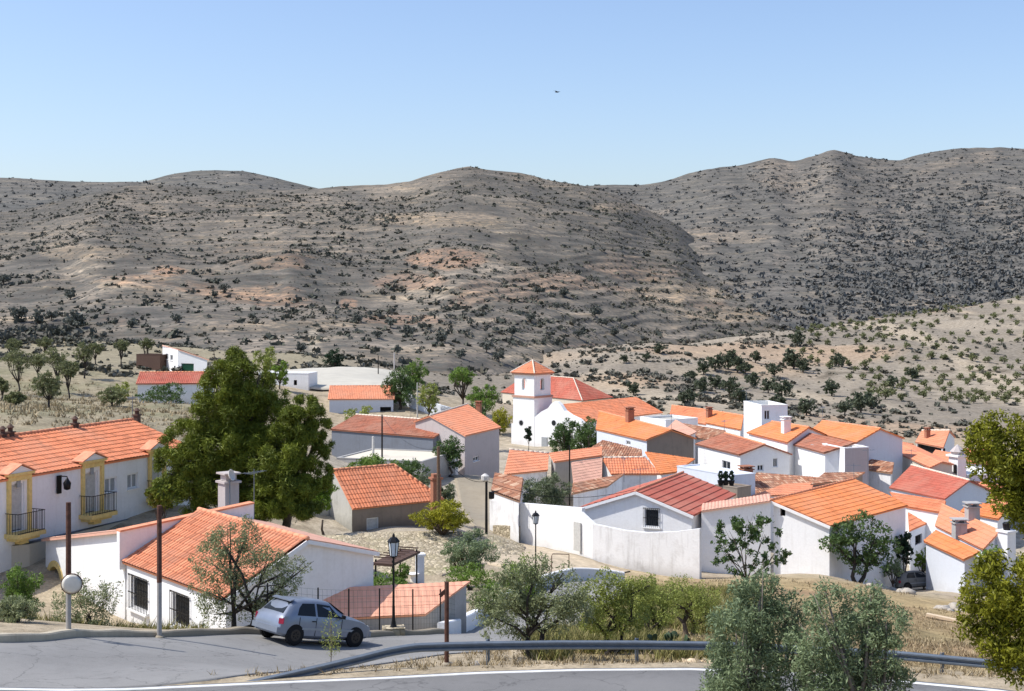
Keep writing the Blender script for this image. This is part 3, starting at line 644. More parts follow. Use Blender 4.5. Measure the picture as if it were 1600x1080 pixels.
def opening(parent, kind, o, u, inn, r, depth=.14, mat=None, nb=1):
    a, b, c, d = r; w, h = c-a, d-b; ctr = o+u*(a+c)/2+np.array([0, 0, (b+d)/2]); z = (0, 0, 1.)
    fw = min(.08, w*.12)
    if kind == 'hole':
        MB().box(ctr+inn*(depth+.3), u, inn, z, w, .05, h).build('opening', 'darkhole', parent); return
    pm = mat or ('glass' if kind == 'window' else 'brown')
    f = MB(); at = ctr+inn*(depth-.03)
    f.box(at-u*(w/2-fw/2), u, inn, z, fw, .07, h).box(at+u*(w/2-fw/2), u, inn, z, fw, .07, h)
    f.box(at+np.array([0, 0, h/2-fw/2]), u, inn, z, w-2*fw, .07, fw)
    if kind == 'window':
        f.box(at-np.array([0, 0, h/2-fw/2]), u, inn, z, w-2*fw, .07, fw)
        if nb: f.box(at, u, inn, z, fw*.8, .06, h-2*fw)
        f.box(ctr-np.array([0, 0, h/2+.03])-inn*.03, u, inn, z, w+.12, .14, .06)
        fo = f.build('window', 'white', parent); MB().box(ctr+inn*(depth+.005), u, inn, z, w-.02, .02, h-.02).build('pane', pm, fo)
    elif kind == 'grille':
        f.box(at-np.array([0, 0, h/2-fw/2]), u, inn, z, w-2*fw, .07, fw)
        fo = f.build('window', 'white', parent); MB().box(ctr+inn*(depth+.005), u, inn, z, w-.02, .02, h-.02).build('pane', pm if mat else 'glass', fo)
        g = MB(); at = ctr-inn*.10; n = max(4, int(w/.13))
        for i in range(n+1): g.tube([at+u*(w*1.1)*(i/n-.5)-np.array([0, 0, h*.54]), at+u*(w*1.1)*(i/n-.5)+np.array([0, 0, h*.54])], .014, 5)
        for s in (-.54, 0, .54): g.box(at+np.array([0, 0, h*s]), u, inn, z, w*1.12, .03, .035)
        for s in (-.55, .55):
            for t in (-.5, .5): g.box(at+u*w*s+np.array([0, 0, h*t])+inn*.05, u, inn, z, .025, .1, .025)
        g.build('window_grille', 'iron', fo)
        MB().box(ctr-np.array([0, 0, h/2+.05])-inn*.06, u, inn, z, w+.25, .22, .08).build('window_sill', 'white', fo)
    else:
        fo = f.build('door_frame', 'white', parent)
        dr = MB().box(ctr+inn*(depth+.01), u, inn, z, w-2*fw, .05, h-fw)
        for s in (-.25, .2): dr.box(ctr+inn*(depth-.02)+np.array([0, 0, h*s]), u, inn, z, w*.55, .03, h*.28)
        dr.build('door', pm, parent)
GROUP_H = 'village houses with tiled roofs'
def make_house(name, label, walls, roofs, wall='white', roof='orange', ridges=(), wins=(), chims=(), cat='house', group=GROUP_H, tiles={}, ridgemat='ridge', rcap=.1, base=None, wallmats={}):
    """walls: {key: pts}, first two pts the bottom edge left to right seen from outside; wins: (key, kind, x0, y0, x1, y1[, mat]) in photo rows/columns"""
    allp = np.concatenate([np.array(p) for p in walls.values()]); b = allp.mean(0); zg = float(tz(b[0], b[1])[0])
    root = thing(name, label, cat, (b[0], b[1], zg), group)
    mbs = {}; todo = []
    for key, pts in walls.items():
        mb = mbs.setdefault(wallmats.get(key, wall), MB())
        o = np.asarray(pts[0], float); u = np.asarray(pts[1], float)-o; u[2] = 0; L = np.linalg.norm(u); u = norm(u); inn = np.cross((0, 0, 1.), u); hs = []
        ztop = max(p[2] for p in pts)-o[2]
        for wn in [q for q in wins if q[0] == key]:
            p0 = ray_plane(wn[2], wn[5], o, inn); p1 = ray_plane(wn[4], wn[3], o, inn)
            r = [float(np.dot(p0-o, u)), float(p0[2]-o[2]), float(np.dot(p1-o, u)), float(p1[2]-o[2])]
            if r[0] > r[2]: r[0], r[2] = r[2], r[0]
            r = (max(r[0], .1), max(r[1], .05), min(r[2], L-.1), min(r[3], ztop-.1))
            if r[2]-r[0] < .15 or r[3]-r[1] < .15: print('  skipped opening', name, wn); continue
            hs.append(r); todo.append((wn, o, u, inn, r))
        wall_face(mb, pts, hs)
    for wm_, mb in mbs.items(): mb.build('wall' if wm_ == wall else 'side_wall', wm_, root)
    for wn, o, u, inn, r in todo: opening(root, wn[1], o, u, inn, r, mat=wn[6] if len(wn) > 6 else None)
    if roofs:
        rb = MB(); uvs = []
        for p in roofs: tile_surface(rb, uvs, p, **tiles)
        ro = meshobj('roof', rb.v, rb.f, roof, root, uv=uvs)
        if ridges:
            cb = MB()
            for p, q in ridges:
                p, q = np.asarray(p, float), np.asarray(q, float); L = np.linalg.norm(q-p); n = max(2, int(L/.45))
                for i in range(n):
                    s0, s1 = p+(q-p)*i/n, p+(q-p)*(i+1.08)/n; cb.tube([s0+np.array([0, 0, .035]), s1+np.array([0, 0, .05])], [rcap*1.08, rcap*.92], 8)
            cb.build('ridge_tiles', ridgemat, ro, smooth=True)
        for ch in chims:
            px, py, w, h, mt = ch[:5]; pl = [np.asarray(v) for v in roofs[ch[5] if len(ch) > 5 else 0]]
            n = np.cross(pl[1]-pl[0], pl[-1]-pl[0]); c = ray_plane(px, py, pl[0], n); yw = math.degrees(math.atan2(pl[1][1]-pl[0][1], pl[1][0]-pl[0][0]))
            k = MB().abox(c+np.array([0, 0, h/2-.3]), w, w, h+.6, yw).abox(c+np.array([0, 0, h+.04]), w*1.25, w*1.25, .08, yw)
            for sx in (-.35, .35):
                for sy in (-.35, .35): k.abox(c+np.array([sx*w*math.cos(math.radians(yw))-sy*w*math.sin(math.radians(yw)), sx*w*math.sin(math.radians(yw))+sy*w*math.cos(math.radians(yw)), h+.18]), w*.22, w*.22, .2, yw)
            k.abox(c+np.array([0, 0, h+.32]), w*1.3, w*1.3, .08, yw); k.build('chimney', mt, root)
    return root
def H(p): return np.array([p[0], p[1], 0.])
def gable(name, label, q, back='gable', oh=.22, slope_back=None, basez=None, wk=None, dz=.0, ridge=True, backz=None, info=True, **kw):
    """house under the roof slope q = (A, B, C, D); back: 'gable' mirrors the slope, 'shed' puts an upright wall under C-D, or a number = run of the back slope relative to the front"""
    a, b, c, d = [np.asarray(p, float) for p in q]
    if back == 'shed': a2, b2 = c.copy(), d.copy()
    else:
        k = 1.0 if back == 'gable' else float(back)
        a2 = c+H(c-a)*k; b2 = d+H(d-b)*k
        a2[2] = c[2]-(c[2]-a[2])*(k if backz is None else 1)+(0 if backz is None else 0); b2[2] = d[2]-(d[2]-b[2])*k
        if backz is not None: a2[2] = b2[2] = backz
    ex = norm(H(b-a)); er = norm(H(c-a)); er2 = norm(H(d-b))
    def ins(p, sx, sr, r): return p+ex*oh*sx+r*oh*sr
    wa, wb = ins(a, 1, 1, er), ins(b, -1, 1, er2)
    if back == 'shed': wc, wd = ins(c, 1, -1, er), ins(d, -1, -1, er2); wa2, wb2 = wc, wd
    else: wc, wd = c+ex*oh, d-ex*oh; wa2, wb2 = ins(a2, 1, -1, er), ins(b2, -1, -1, er2)
    sl = (c[2]-a[2])/max(np.linalg.norm(H(c-a)), .1)
    up = np.array([0, 0, oh*sl-.09]); e = np.array([0, 0, -.09])
    wa, wb = wa+up, wb+up
    if back == 'shed': wc, wd = wc-np.array([0, 0, oh*sl+.09]), wd-np.array([0, 0, oh*sl+.09]); wa2, wb2 = wc, wd
    else: wc, wd = wc+e, wd+e; wa2, wb2 = wa2+up, wb2+up
    if basez is None: basez = float(min(tz(p[0], p[1])[0] for p in (wa, wb, wa2, wb2)))-.6
    g = lambda p: np.array([p[0], p[1], basez])
    W = {'AB': [g(wa), g(wb), wb, wa], 'BD': [g(wb), g(wb2), wb2, wd, wb] if back != 'shed' else [g(wb), g(wd), wd, wb],
         'back': [g(wb2), g(wa2), wa2, wb2], 'AC': [g(wa2), g(wa), wa, wc, wa2] if back != 'shed' else [g(wc), g(wa), wa, wc]}
    R = [[a, b, d, c]]
    if back != 'shed': R.append([b2, a2, c, d])
    if info: print(f"{name:22s} A={np.round(a,1)} L={np.linalg.norm(b-a):.1f} ridgeL={np.linalg.norm(d-c):.1f} run={np.linalg.norm(H(c-a)):.1f}/{np.linalg.norm(H(d-b)):.1f} zr={c[2]:.1f},{d[2]:.1f} wallh={a[2]-float(tz(a[0],a[1])[0]):.1f}")
    roof2 = kw.pop('roof2', None)
    r = make_house(name, label, W, R[:1] if roof2 else R, ridges=[(c, d)] if ridge else (), **kw)
    if roof2:
        rb = MB(); uvs = []; tile_surface(rb, uvs, R[1], amp=.02, step=.012); meshobj('rear_roof', rb.v, rb.f, roof2, r, uv=uvs)
    return r
def box_house(name, label, A, B, dA, depth, roofmat='concrete', parapet=.35, wall='white', wins=(), cat='house', group=GROUP_H, yaw=None, basez=None, L=None, wallmats={}):
    """flat-topped block: A-B its front top edge (level)"""
    a = P(*A, dA); b = PZ(*B, a[2]) if B is not None else a+np.array([math.cos(math.radians(yaw)), math.sin(math.radians(yaw)), 0])*L
    u = norm(b-a); inn = np.cross((0, 0, 1.), u); a2, b2 = a+inn*depth, b+inn*depth
    if basez is None: basez = float(min(tz(p[0], p[1])[0] for p in (a, b, a2, b2)))-.6
    g = lambda p: np.array([p[0], p[1], basez])
    print(f"{name:22s} box A={np.round(a,1)} L={np.linalg.norm(b-a):.1f} h={a[2]-float(tz(a[0],a[1])[0]):.1f}")
    r = make_house(name, label, {'AB': [g(a), g(b), b, a], 'BD': [g(b), g(b2), b2, b], 'back': [g(b2), g(a2), a2, b2], 'AC': [g(a2), g(a), a, a2]}, [], wall=wall, wins=wins, cat=cat, group=group, wallmats=wallmats)
    z = np.array([0, 0, 1.]); L_ = np.linalg.norm(b-a); c = (a+b2)/2
    MB().box(c-z*(parapet+.05), u, inn, z, L_-.02, depth-.02, .1).build('roof', roofmat, r)
    pb = MB()
    for q, sx, sy in ((a+u*L_/2+inn*.1, L_+.06, .26), (a2+u*L_/2-inn*.1, L_+.06, .26), (a+inn*depth/2+u*.1, .26, depth-.46), (b+inn*depth/2-u*.1, .26, depth-.46)): pb.box(q+z*.03, u, inn, z, sx, sy, .09)
    pb.build('parapet_coping', wall, r)
    ip = MB()
    for q, sx, sy in ((a+u*L_/2+inn*.17, L_-.4, .02), (a2+u*L_/2-inn*.17, L_-.4, .02), (a+inn*depth/2+u*.17, .02, depth-.36), (b+inn*depth/2-u*.17, .02, depth-.36)): ip.box(q-z*parapet/2, u, inn, z, sx, sy, parapet)
    ip.build('parapet', wall, r)
    return r

def fascia(root, p, q, h=.2, th=.07):
    p, q = np.asarray(p, float), np.asarray(q, float); u = norm(q-p); n = norm(np.cross(u, z3)); MB().box((p+q)/2-z3*(h*.5+.02), u, n, norm(np.cross(n, u)), np.linalg.norm(q-p), th, h).build('fascia', 'white', root)
z3 = np.array([0, 0, 1.])
# ---------------------------------------------------------------- village houses
# long white house with ochre portals, left
q = qparam(-24.00, 66.00, -9.03, 66.1, 14.79, 4.25, .33)
ex = norm(q[1]-q[0]); A0 = q[0]-ex*5.5; q = (A0, q[1], q[2]-ex*5.5, q[3])
H1 = gable('terraced_house', 'long white terrace with orange tiled roof, ochre door surrounds and balconies, on the left', q, basez=-13.4, roof='orange', oh=.12,
    wins=[('AB', 'window', 164, 744, 183, 772, 'shutter'), ('AB', 'window', 199, 738, 216, 765, 'shutter'), ('AB', 'door', 16, 752, 38, 832, 'greydoor'), ('AB', 'door', 133, 735, 153, 803, 'greydoor'), ('AB', 'door', 237, 716, 252, 778, 'greydoor')],
    tiles=dict(row=.45, step=.028))
def facade_pt(px, py, q, out=0.0):
    a, b = q[0], q[1]; u = norm(b-a); inn = np.cross((0, 0, 1.), u); p = ray_plane(px, py, a+inn*.12, inn); return p-inn*out, u, inn
z3 = np.array([0, 0, 1.])
for (x0, x1, yt, yb) in ((10, 47, 742, 836), (126, 160, 722, 806), (231, 257, 704, 781)):
    pl, u, inn = facade_pt(x0, (yt+yb)/2, q); pr, _, _ = facade_pt(x1, (yt+yb)/2, q); w_ = np.linalg.norm(H(pr-pl)); mid = (pl+pr)/2
    zt = facade_pt((x0+x1)/2, yt, q)[0][2]; zb = facade_pt((x0+x1)/2, yb, q)[0][2]; h_ = zt-zb; c = np.array([mid[0], mid[1], (zt+zb)/2])-inn*.06
    s = MB().box(c-u*(w_/2-.10), u, inn, z3, .20, .14, h_).box(c+u*(w_/2-.10), u, inn, z3, .20, .14, h_).box(c+z3*(h_/2-.13), u, inn, z3, w_-.40, .14, .26).box(c+z3*(h_/2+.06)-inn*.05, u, inn, z3, w_+.2, .26, .12)
    sur = s.build('door_surround', 'yellow', H1)
    t = c+z3*(h_/2+.12)-inn*.12                                        # pediment above
    V = [t-u*(w_/2+.05), t+u*(w_/2+.05), t+z3*.33]; V += [v+inn*.6 for v in V]
    MB().add(V, [(0, 1, 2), (5, 4, 3), (0, 2, 5, 3), (1, 4, 5, 2), (0, 3, 4, 1)]).build('pediment', 'white', H1)
    pr_ = MB()
    for sg in (-1, 1):
        e0 = t-inn*.10+u*sg*(w_/2+.14)-z3*.02; e1 = t-inn*.10+z3*.38; pr_.add([e0, e1, e1+inn*.75, e0+inn*.75]+[v+z3*.05 for v in (e0, e1, e1+inn*.75, e0+inn*.75)], [(0, 1, 2, 3), (7, 6, 5, 4), (0, 4, 5, 1), (1, 5, 6, 2), (2, 6, 7, 3), (3, 7, 4, 0)])
    pr_.build('pediment_roof', 'terracotta', H1)
    bc = c-z3*(h_/2-.08)-inn*.35
    bs = MB().box(bc, u, inn, z3, w_+.3, .9, .2).box(bc-z3*.18+inn*.1, u, inn, z3, w_, .6, .16).box(bc-z3*.36+inn*.2, u, inn, z3, w_*.35, .35, .22)
    ba = bs.build('balcony', 'yellow', H1)
    rl = MB(); n = 14
    for i in range(n+1): rl.tube([bc+u*(w_+.2)*(i/n-.5)-inn*.4+z3*.1, bc+u*(w_+.2)*(i/n-.5)-inn*.4+z3*1.05], .013, 5)
    for sg in (-.5, .5):
        for k in range(5): rl.tube([bc+u*(w_+.2)*sg-inn*(.4-.17*k)+z3*.1, bc+u*(w_+.2)*sg-inn*(.4-.17*k)+z3*1.05], .013, 5)
        rl.box(bc+u*(w_+.2)*sg-inn*.02+z3*1.06, u, inn, z3, .04, .8, .03)
    rl.box(bc-inn*.4+z3*1.06, u, inn, z3, w_+.24, .04, .03).box(bc-inn*.4+z3*.14, u, inn, z3, w_+.2, .03, .03); rl.build('balcony_railing', 'iron', ba)
    sh, _, _ = facade_pt((x0+x1)/2, yt+14, q, .03); MB().box(sh, u, inn, z3, .22, .06, .34).build('crest_plaque', 'shutter', H1)
for px_, py_, w0 in ((90, 757, .5),):
    p, u, inn = facade_pt(px_, py_, q, .1)
    f = MB().box(p, u, inn, z3, .3, .05, .9).box(p-inn*.25+z3*.42, u, inn, z3, .05, .5, .05); f.build('wall_bracket', 'iron', H1)
    MB().lathe(p-inn*.5-z3*.02, [(.05, -.22), (.16, -.18), (.2, .12), (.08, .3), (.02, .42)], 10).build('wall_lantern', 'iron', H1, True)
for px_, py_ in ((4, 688), (16, 685), (117, 671), (214, 657)):           # cowls on the ridge
    c_, d_ = q[2], q[3]; ln = norm(d_-c_); nrm = np.cross(ln, z3); p = ray_plane(px_, py_, c_, nrm)
    MB().abox(p+z3*.0, .3, .3, .6, 66).abox(p+z3*.32, .4, .4, .07, 66).lathe(p+z3*.35, [(.13, 0), (.13, .18), (.22, .22), (.04, .38)], 10).build('chimney', 'darkbrown', H1)
ptv = [P(-300, 905, 62), P(46, 880, 67.3), P(262, 815, 77.6), P(262, 796, 84), P(-300, 880, 70)]; ptv = [np.array([v[0], v[1], -12.25]) for v in ptv]; k5 = 5
tag(meshobj('paved_terrace', ptv+[v-z3*3.5 for v in ptv], [(0, 1, 2, 3, 4)]+[(i+5, (i+1) % 5+5, (i+1) % 5, i) for i in range(5)], 'cream'), kind='structure'); tag(meshobj('terrace_shade', [v+z3*.03 for v in ptv], [(0, 1, 2, 3, 4)], 'bluegrey'), kind='structure')  # blue-grey sheet on top paints the shade in front of the house

# near white house with weathered tile roof
A = P(190, 878, 60); B = PZ(350, 937, A[2]); g1 = norm(np.array([.777, .628, 0]))
D_ = B+g1*3.59; D_[2] = -9.82; C_ = A+g1*3.59; C_[2] = -9.82; B2 = B+g1*6.93; B2[2] = -10.7; A2 = A+g1*6.93; A2[2] = -10.7
H2 = gable('tiled_house', 'near white house with weathered orange tiles, barred windows and a raised parapet', (A, B, C_, D_), back=6.93/3.59-1, backz=-10.7, basez=-15.2, roof='h2tile', roof2='pale', wall='white', oh=.16,
    wins=[('AB', 'grille', 205, 908, 231, 949), ('AB', 'grille', 270, 934, 296, 976)], tiles=dict(period=.27, row=.38, amp=.075, step=.022, spp=8), ridgemat='terracotta')
hc = P(357, 775, 66.5); MB().abox(hc-z3*.6, .72, .72, 2.5, 39).abox(hc+z3*.68, .9, .9, .1, 39).abox(hc+z3*.9, .55, .55, .3, 39).abox(hc+z3*1.08, .85, .85, .08, 39).build('chimney', 'pinkgrey', H2)
eu = norm(H(A-B)); n2_ = g1; fascia(H2, B-eu*.02, D_-eu*.02, .17); fascia(H2, D_-eu*.02, B2-eu*.02, .15)
par = MB()
pa = [A-g1*.1, A+g1*6.3]; zt = [-10.39, -9.80]; zb = [-12., -12.]
V = []
for (p, z0, z1) in ((pa[0], zb[0], zt[0]), (pa[1], zb[1], zt[1])):
    for off in (-.02, .26):
        for z in (z0, z1): V.append((p[0]+eu[0]*off, p[1]+eu[1]*off, z))
par.add(V, [(0, 1, 5, 4), (2, 6, 7, 3), (0, 2, 3, 1), (4, 5, 7, 6), (1, 3, 7, 5), (0, 4, 6, 2)]); par.build('parapet_wall', 'white', H2)
cp = MB(); N = 18
for i in range(N):
    s0 = np.array(pa[0])+(np.array(pa[1])-np.array(pa[0]))*i/N; s1 = np.array(pa[0])+(np.array(pa[1])-np.array(pa[0]))*(i+.96)/N
    for s, z in ((s0, zt[0]+(zt[1]-zt[0])*i/N), (s1, zt[0]+(zt[1]-zt[0])*(i+.96)/N)): pass
    z0 = zt[0]+(zt[1]-zt[0])*i/N; z1 = zt[0]+(zt[1]-zt[0])*(i+.96)/N
    cp.add([(*(s0+eu*-.1)[:2], z0+.005), (*(s0+eu*.36)[:2], z0+.005), (*(s1+eu*.36)[:2], z1+.005), (*(s1+eu*-.1)[:2], z1+.005), (*(s0+eu*-.1)[:2], z0+.08), (*(s0+eu*.36)[:2], z0+.08), (*(s1+eu*.36)[:2], z1+.08), (*(s1+eu*-.1)[:2], z1+.08)],
           [(3, 2, 1, 0), (4, 5, 6, 7), (0, 1, 5, 4), (1, 2, 6, 5), (2, 3, 7, 6), (3, 0, 4, 7)])
cp.build('parapet_coping', 'terracotta', H2)
# porch block that carries the wall on to the left, with an ochre arch
A3 = A+eu*9.2; wl = MB()
bz = -15.4; top0, top1 = -10.42, -12.05
hgt = lambda s: top0+(top1-top0)*s/9.2
arc0, arc1, spring = 7.15, 8.75, -13.9
pts = [(.02, bz), (.02, hgt(0.02)), (9.2, hgt(9.2)), (9.2, bz), (arc1, bz), (arc1, spring)]
for i in range(1, 12):
    th_ = math.pi*i/12; pts.append(((arc0+arc1)/2+.8*math.cos(th_), spring+.8*math.sin(th_)))
pts += [(arc0, spring), (arc0, bz)]
pt3 = [A+eu*s+np.array([0, 0, z-A[2]])+g1*.16 for s, z in pts]
tri = geometry.tessellate_polygon([[Vector((s, z, 0)) for s, z in pts]])
k = len(pt3); wl.add(pt3, tri); wl.add([p+g1*.35 for p in pt3], tri)
wl.add(pt3+[p+g1*.35 for p in pt3], [(i, (i+1) % k, k+(i+1) % k, k+i) for i in range(k)])
bk = [A+eu*s+g1*4.2+np.array([0, 0, z-A[2]]) for s, z in ((.02, bz), (9.2, bz), (9.2, hgt(9.2)), (.02, hgt(0)))]; wl.add(bk, [(0, 1, 2, 3)])
sd_ = [A+eu*9.2+g1*t+np.array([0, 0, z-A[2]]) for t, z in ((.52, bz), (4.2, bz), (4.2, hgt(9.2)), (.52, hgt(9.2)))]; wl.add(sd_, [(0, 1, 2, 3)])
wl.build('porch_wall', 'white', H2)
rb = MB(); uvs = []; tile_surface(rb, uvs, [A3+g1*-.05+np.array([0, 0, top1+.06-A3[2]]), A3+g1*4.35+np.array([0, 0, top1+.06-A3[2]]), A+eu*.1+g1*4.35+np.array([0, 0, top0+.06-A[2]]), A+eu*.1-g1*.05+np.array([0, 0, top0+.06-A[2]])])
meshobj('porch_roof', rb.v, rb.f, 'pale', H2, uv=uvs)
ar = MB(); outer, inner = [], []
for i in range(0, 17):
    th_ = math.pi*i/16; outer.append(((arc0+arc1)/2+1.06*math.cos(th_), spring+1.06*math.sin(th_))); inner.append(((arc0+arc1)/2+.78*math.cos(th_), spring+.78*math.sin(th_)))
outer = [(outer[0][0], bz+.6)]+outer+[(outer[-1][0], bz+.6)]; inner = [(inner[0][0], bz+.6)]+inner+[(inner[-1][0], bz+.6)]
def up3(s, z, o): return A+eu*s+g1*o+np.array([0, 0, z-A[2]])
m = len(outer); V = [up3(*p, .10) for p in outer]+[up3(*p, .10) for p in inner]+[up3(*p, .155) for p in outer]+[up3(*p, .5) for p in inner]
ar.add(V, [(i, i+1, m+i+1, m+i) for i in range(m-1)]+[(i, 2*m+i, 2*m+i+1, i+1) for i in range(m-1)]+[(m+i, m+i+1, 3*m+i+1, 3*m+i) for i in range(m-1)])
ar.build('arch_surround', 'yellow', H2)

# salmon shed roof below the fence
q = (P(545, 966, 55), None, None, None); a = q[0]; b = PZ(665, 960, a[2]); c = P(478, 948, 58.5); 
zr = -12.0; tl = PZ(525, 919, zr); tr = PZ(735, 908, zr)
b = ray_plane(665, 960, a, np.cross(tl-a, tr-a)); lft = ray_plane(470, 948, a, np.cross(tl-a, tr-a))
poly = [a, b, tr, tl, lft]
gz = -14.6; wallsR = {}
ctr = sum(poly)/5
pin = [p+norm(H(ctr-p))*.18-np.array([0, 0, .1]) for p in poly]
for i, kname in enumerate(('front', 'right', 'back', 'left', 'leftfront')):
    p, n_ = pin[i], pin[(i+1) % 5]; wallsR[kname] = [np.array([p[0], p[1], gz]), np.array([n_[0], n_[1], gz]), n_, p]
print('R', [np.round(p, 1) for p in poly])
make_house('outbuilding', 'low outbuilding with a flat pale salmon tiled roof right behind the wire fence', wallsR, [poly], wall='greyrender', roof='smoothsalmon', tiles=dict(period=.3, row=.5, amp=.018, step=.012))

# stone barn with orange hipped roof
a, b, c, d = qparam(-11.63, 103.00, -16.18, 23.7, 7.6, 4.2, .42)
a = P(551.5, 795.5, 100); b = PZ(693, 781, a[2]); exb = norm(b-a); eyb = np.array([-exb[1], exb[0], 0])
c = ray_plane(521, 735, a, exb); run = float(np.dot(c-a, eyb)); zr = c[2]; d = ray_plane(616, 733, c, eyb); d[2] = zr
a2 = a+eyb*2*run; b2 = b+eyb*2*run; print('barn run', run, 'rise', zr-a[2], 'L', np.linalg.norm(b-a), 'd', d, b)
Wb = {}; gz = -18.6; dn = np.array([0, 0, -.08]); ii = .18
wa, wb, wa2, wb2 = a+exb*.05+eyb*ii+dn, b-exb*ii+eyb*ii+dn, a2+exb*.05-eyb*ii+dn, b2-exb*ii-eyb*ii+dn; g = lambda p: np.array([p[0], p[1], gz])
Wb['AB'] = [g(wa), g(wb), wb, wa]; Wb['BD'] = [g(wb), g(wb2), wb2, wb]; Wb['back'] = [g(wb2), g(wa2), wa2, wb2]; Wb['AC'] = [g(wa2), g(wa), wa, c+exb*.05+dn, wa2]
barn = make_house('stone_barn', 'grey stone and mud barn with orange hipped tile roof above the rubble terrace', Wb, [[a, b, d, c], [b, b2, d], [b2, a2, c, d]], wall='brownwall', roof='orange', ridges=[(c, d), (b, d), (b2, d)],
    wins=[('AB', 'door', 573, 808, 592, 838, 'greydoor')], tiles=dict(row=.45))
lw = -exb*.02
wall_mb = MB(); wall_face(wall_mb, [p+lw for p in (g(wa2), g(wa), wa, c+dn, wa2)], []); wall_mb.build('gable_wall', 'concrete', barn)
MB().box(a2+np.array([0, 0, -.9])-exb*1.0-eyb*1.0, exb, eyb, z3, 2.0, 2.6, 3.6).build('side_annex', 'concrete', barn)
MB().tube([a2-exb*.02+np.array([0, 0, .12]), c-exb*.02+np.array([0, 0, .12])], .14, 6).build('gable_coping', 'wood', barn)
ck = T(683, 103); pk = P(681, 772, 102.5); MB().abox(pk-z3*.1, .62, .62, 2.4, 23).abox(pk+z3*1.15, .85, .85, .14, 23).abox(pk+z3*1.35, .55, .55, .25, 23).build('chimney', 'brick', barn)

# grey L-shaped building in the middle
a, b, c, d = qparam(-19.43, 150.00, -15.07, -35.9, 14.21, 4.18, .30)
gable('grey_warehouse', 'long blue-grey rendered building under old red-brown tiles behind the barn', (a, b, c, d), wall='bluegrey', roof='brownred', basez=-19.5, oh=.15, ridgemat='ridgewhite')
a, b, c, d = qparam(-6.13, 140.00, -14.96, 66, 11.5, 4.6, .40)
a = P(727, 681, 139); b = PZ(783, 668, a[2]); c = P(660, 652, 147); d = ray_plane(730, 632, a, np.cross(b-a, c-a))
gable('grey_garage', 'tall pinkish grey garage building with salmon roof facing the shaded street', quad(139, (727, 681), (783, 668), (672, 650), (730, 632), .30), wall='pinkgrey', roof='salmon', basez=-19.8, ridgemat='ridgewhite', back=.5,
    wins=[('AB', 'hole', 749, 706, 781, 709), ('AB', 'window', 739, 712, 748, 722)], chims=[(748, 642, .5, .7, 'brick')])
box_house('porch_annex', 'small white annex with a brown door beside the grey garage building', (692, 716), (716, 712), 137, 3.0, wall='white', wins=[('AB', 'door', 703, 720, 713, 748, 'brown')], cat='annex', group=None)
box_house('concrete_shed', 'low flat pale concrete shed roof in front of the blue-grey building', (526, 716), (660, 722), 131, 8, wall='greyrender', roofmat='cream', parapet=.02, cat='shed', group=None)

# houses towards the far left
gable('white_cottage', 'white cottage with pale orange roof and a teal awning, above the grey building', qparam(-26.18, 200.0, -15.82, 4, 9.5, 4.4, .35), wall='shadewhite', roof='salmon', basez=-18.9, wins=[('AB', 'hole', 594, 636, 611, 650)])
gable('white_cottage', 'white cottage with a bright red roof and a leafy vine along its front', qparam(-49.45, 185.0, -12.61, 6, 9.6, 3.4, .38), wall='white', roof='red', basez=-15.9)
a = P(277, 546, 230); b = PZ(330, 563, a[2]-0); u_ = np.array([.93, -.36, 0]); inn_ = np.array([.36, .93, 0])
F0 = P(278, 547, 230); F1 = F0+u_*5.6; F1[2] = F0[2]-1.5; G0 = P(254, 540, 237); lv = H(G0-F0); B0 = F0+lv; B0[2] = G0[2]; B1 = F1+lv; B1[2] = F1[2]; gz = -15; g = lambda p: np.array([p[0], p[1], gz])
make_house('hillside_store', 'small white sloping-roofed store with a dark green door on the left hillside', {'AB': [g(F0), g(F1), F1, F0], 'BD': [g(F1), g(B1), B1, F1], 'back': [g(B1), g(B0), B0, B1], 'AC': [g(B0), g(F0), F0, B0]},
    [[F1+u_*.3+norm(lv)*-.2+np.array([0, 0, .0]), B1+u_*.3+norm(lv)*.2, B0+norm(lv)*.2+np.array([0, 0, .1]), F0-norm(lv)*.2+np.array([0, 0, .1])]], wall='white', roof='pale', wins=[('AB', 'door', 283, 568, 303, 580.5, 'green'), ('AC', 'window', 259, 553, 263, 561), ('AC', 'window', 266, 555, 270, 563)])
box_house('stone_hut', 'brown walled hut next to the white hillside store', (213, 554), (250, 555), 236, 3, wall='darkbrown', roofmat='darkbrown', parapet=.1, cat='hut', group=None)
box_house('white_hut', 'long low white hut half hidden by the big pine on the left', (404, 583), (482, 584), 214, 4, wall='white', roofmat='white', parapet=.1, wins=[('AB', 'hole', 459, 594, 464, 602)], cat='hut', group=None)
strip_wall('garden_wall', [(628, 205), (655, 202), (690, 198), (722, 196)], 1.9, .25, 'shadewhite', 'pale garden wall behind trees left of the church tower', 'wall')

# church
A = P(905, 662, 176); r41 = math.radians(41); ux = np.array([math.cos(r41), -math.sin(r41), 0]); uy = np.array([math.sin(r41), math.cos(r41), 0])   # ux along the facade, uy along the nave
church = thing('church', 'white village church with square bell tower, orange cap and curved gable front', 'church', T(850, 186))
gz = -21.2
def onf(px, py, p0, n): return ray_plane(px, py, p0, n)
d_f = 183.0; f0 = P(835, 690, d_f); n_f = uy
L_ = onf(799, 690, f0, n_f); R_ = onf(908, 690, f0, n_f); TR = onf(843, 690, f0, n_f)
prof = [(799, 662), (802, 662), (835, 652), (846, 643), (856, 638), (861, 631), (866, 627.5), (871, 628), (876, 633), (882, 642), (892, 649), (905, 655), (912, 662)]
def facade_poly(off):
    top = [onf(x, y, f0, n_f)+uy*off for x, y in prof]; a, b = top[0].copy(), top[-1].copy(); a[2] = b[2] = gz; return [a, b]+top[::-1]
fp = facade_poly(0); mbf = MB()
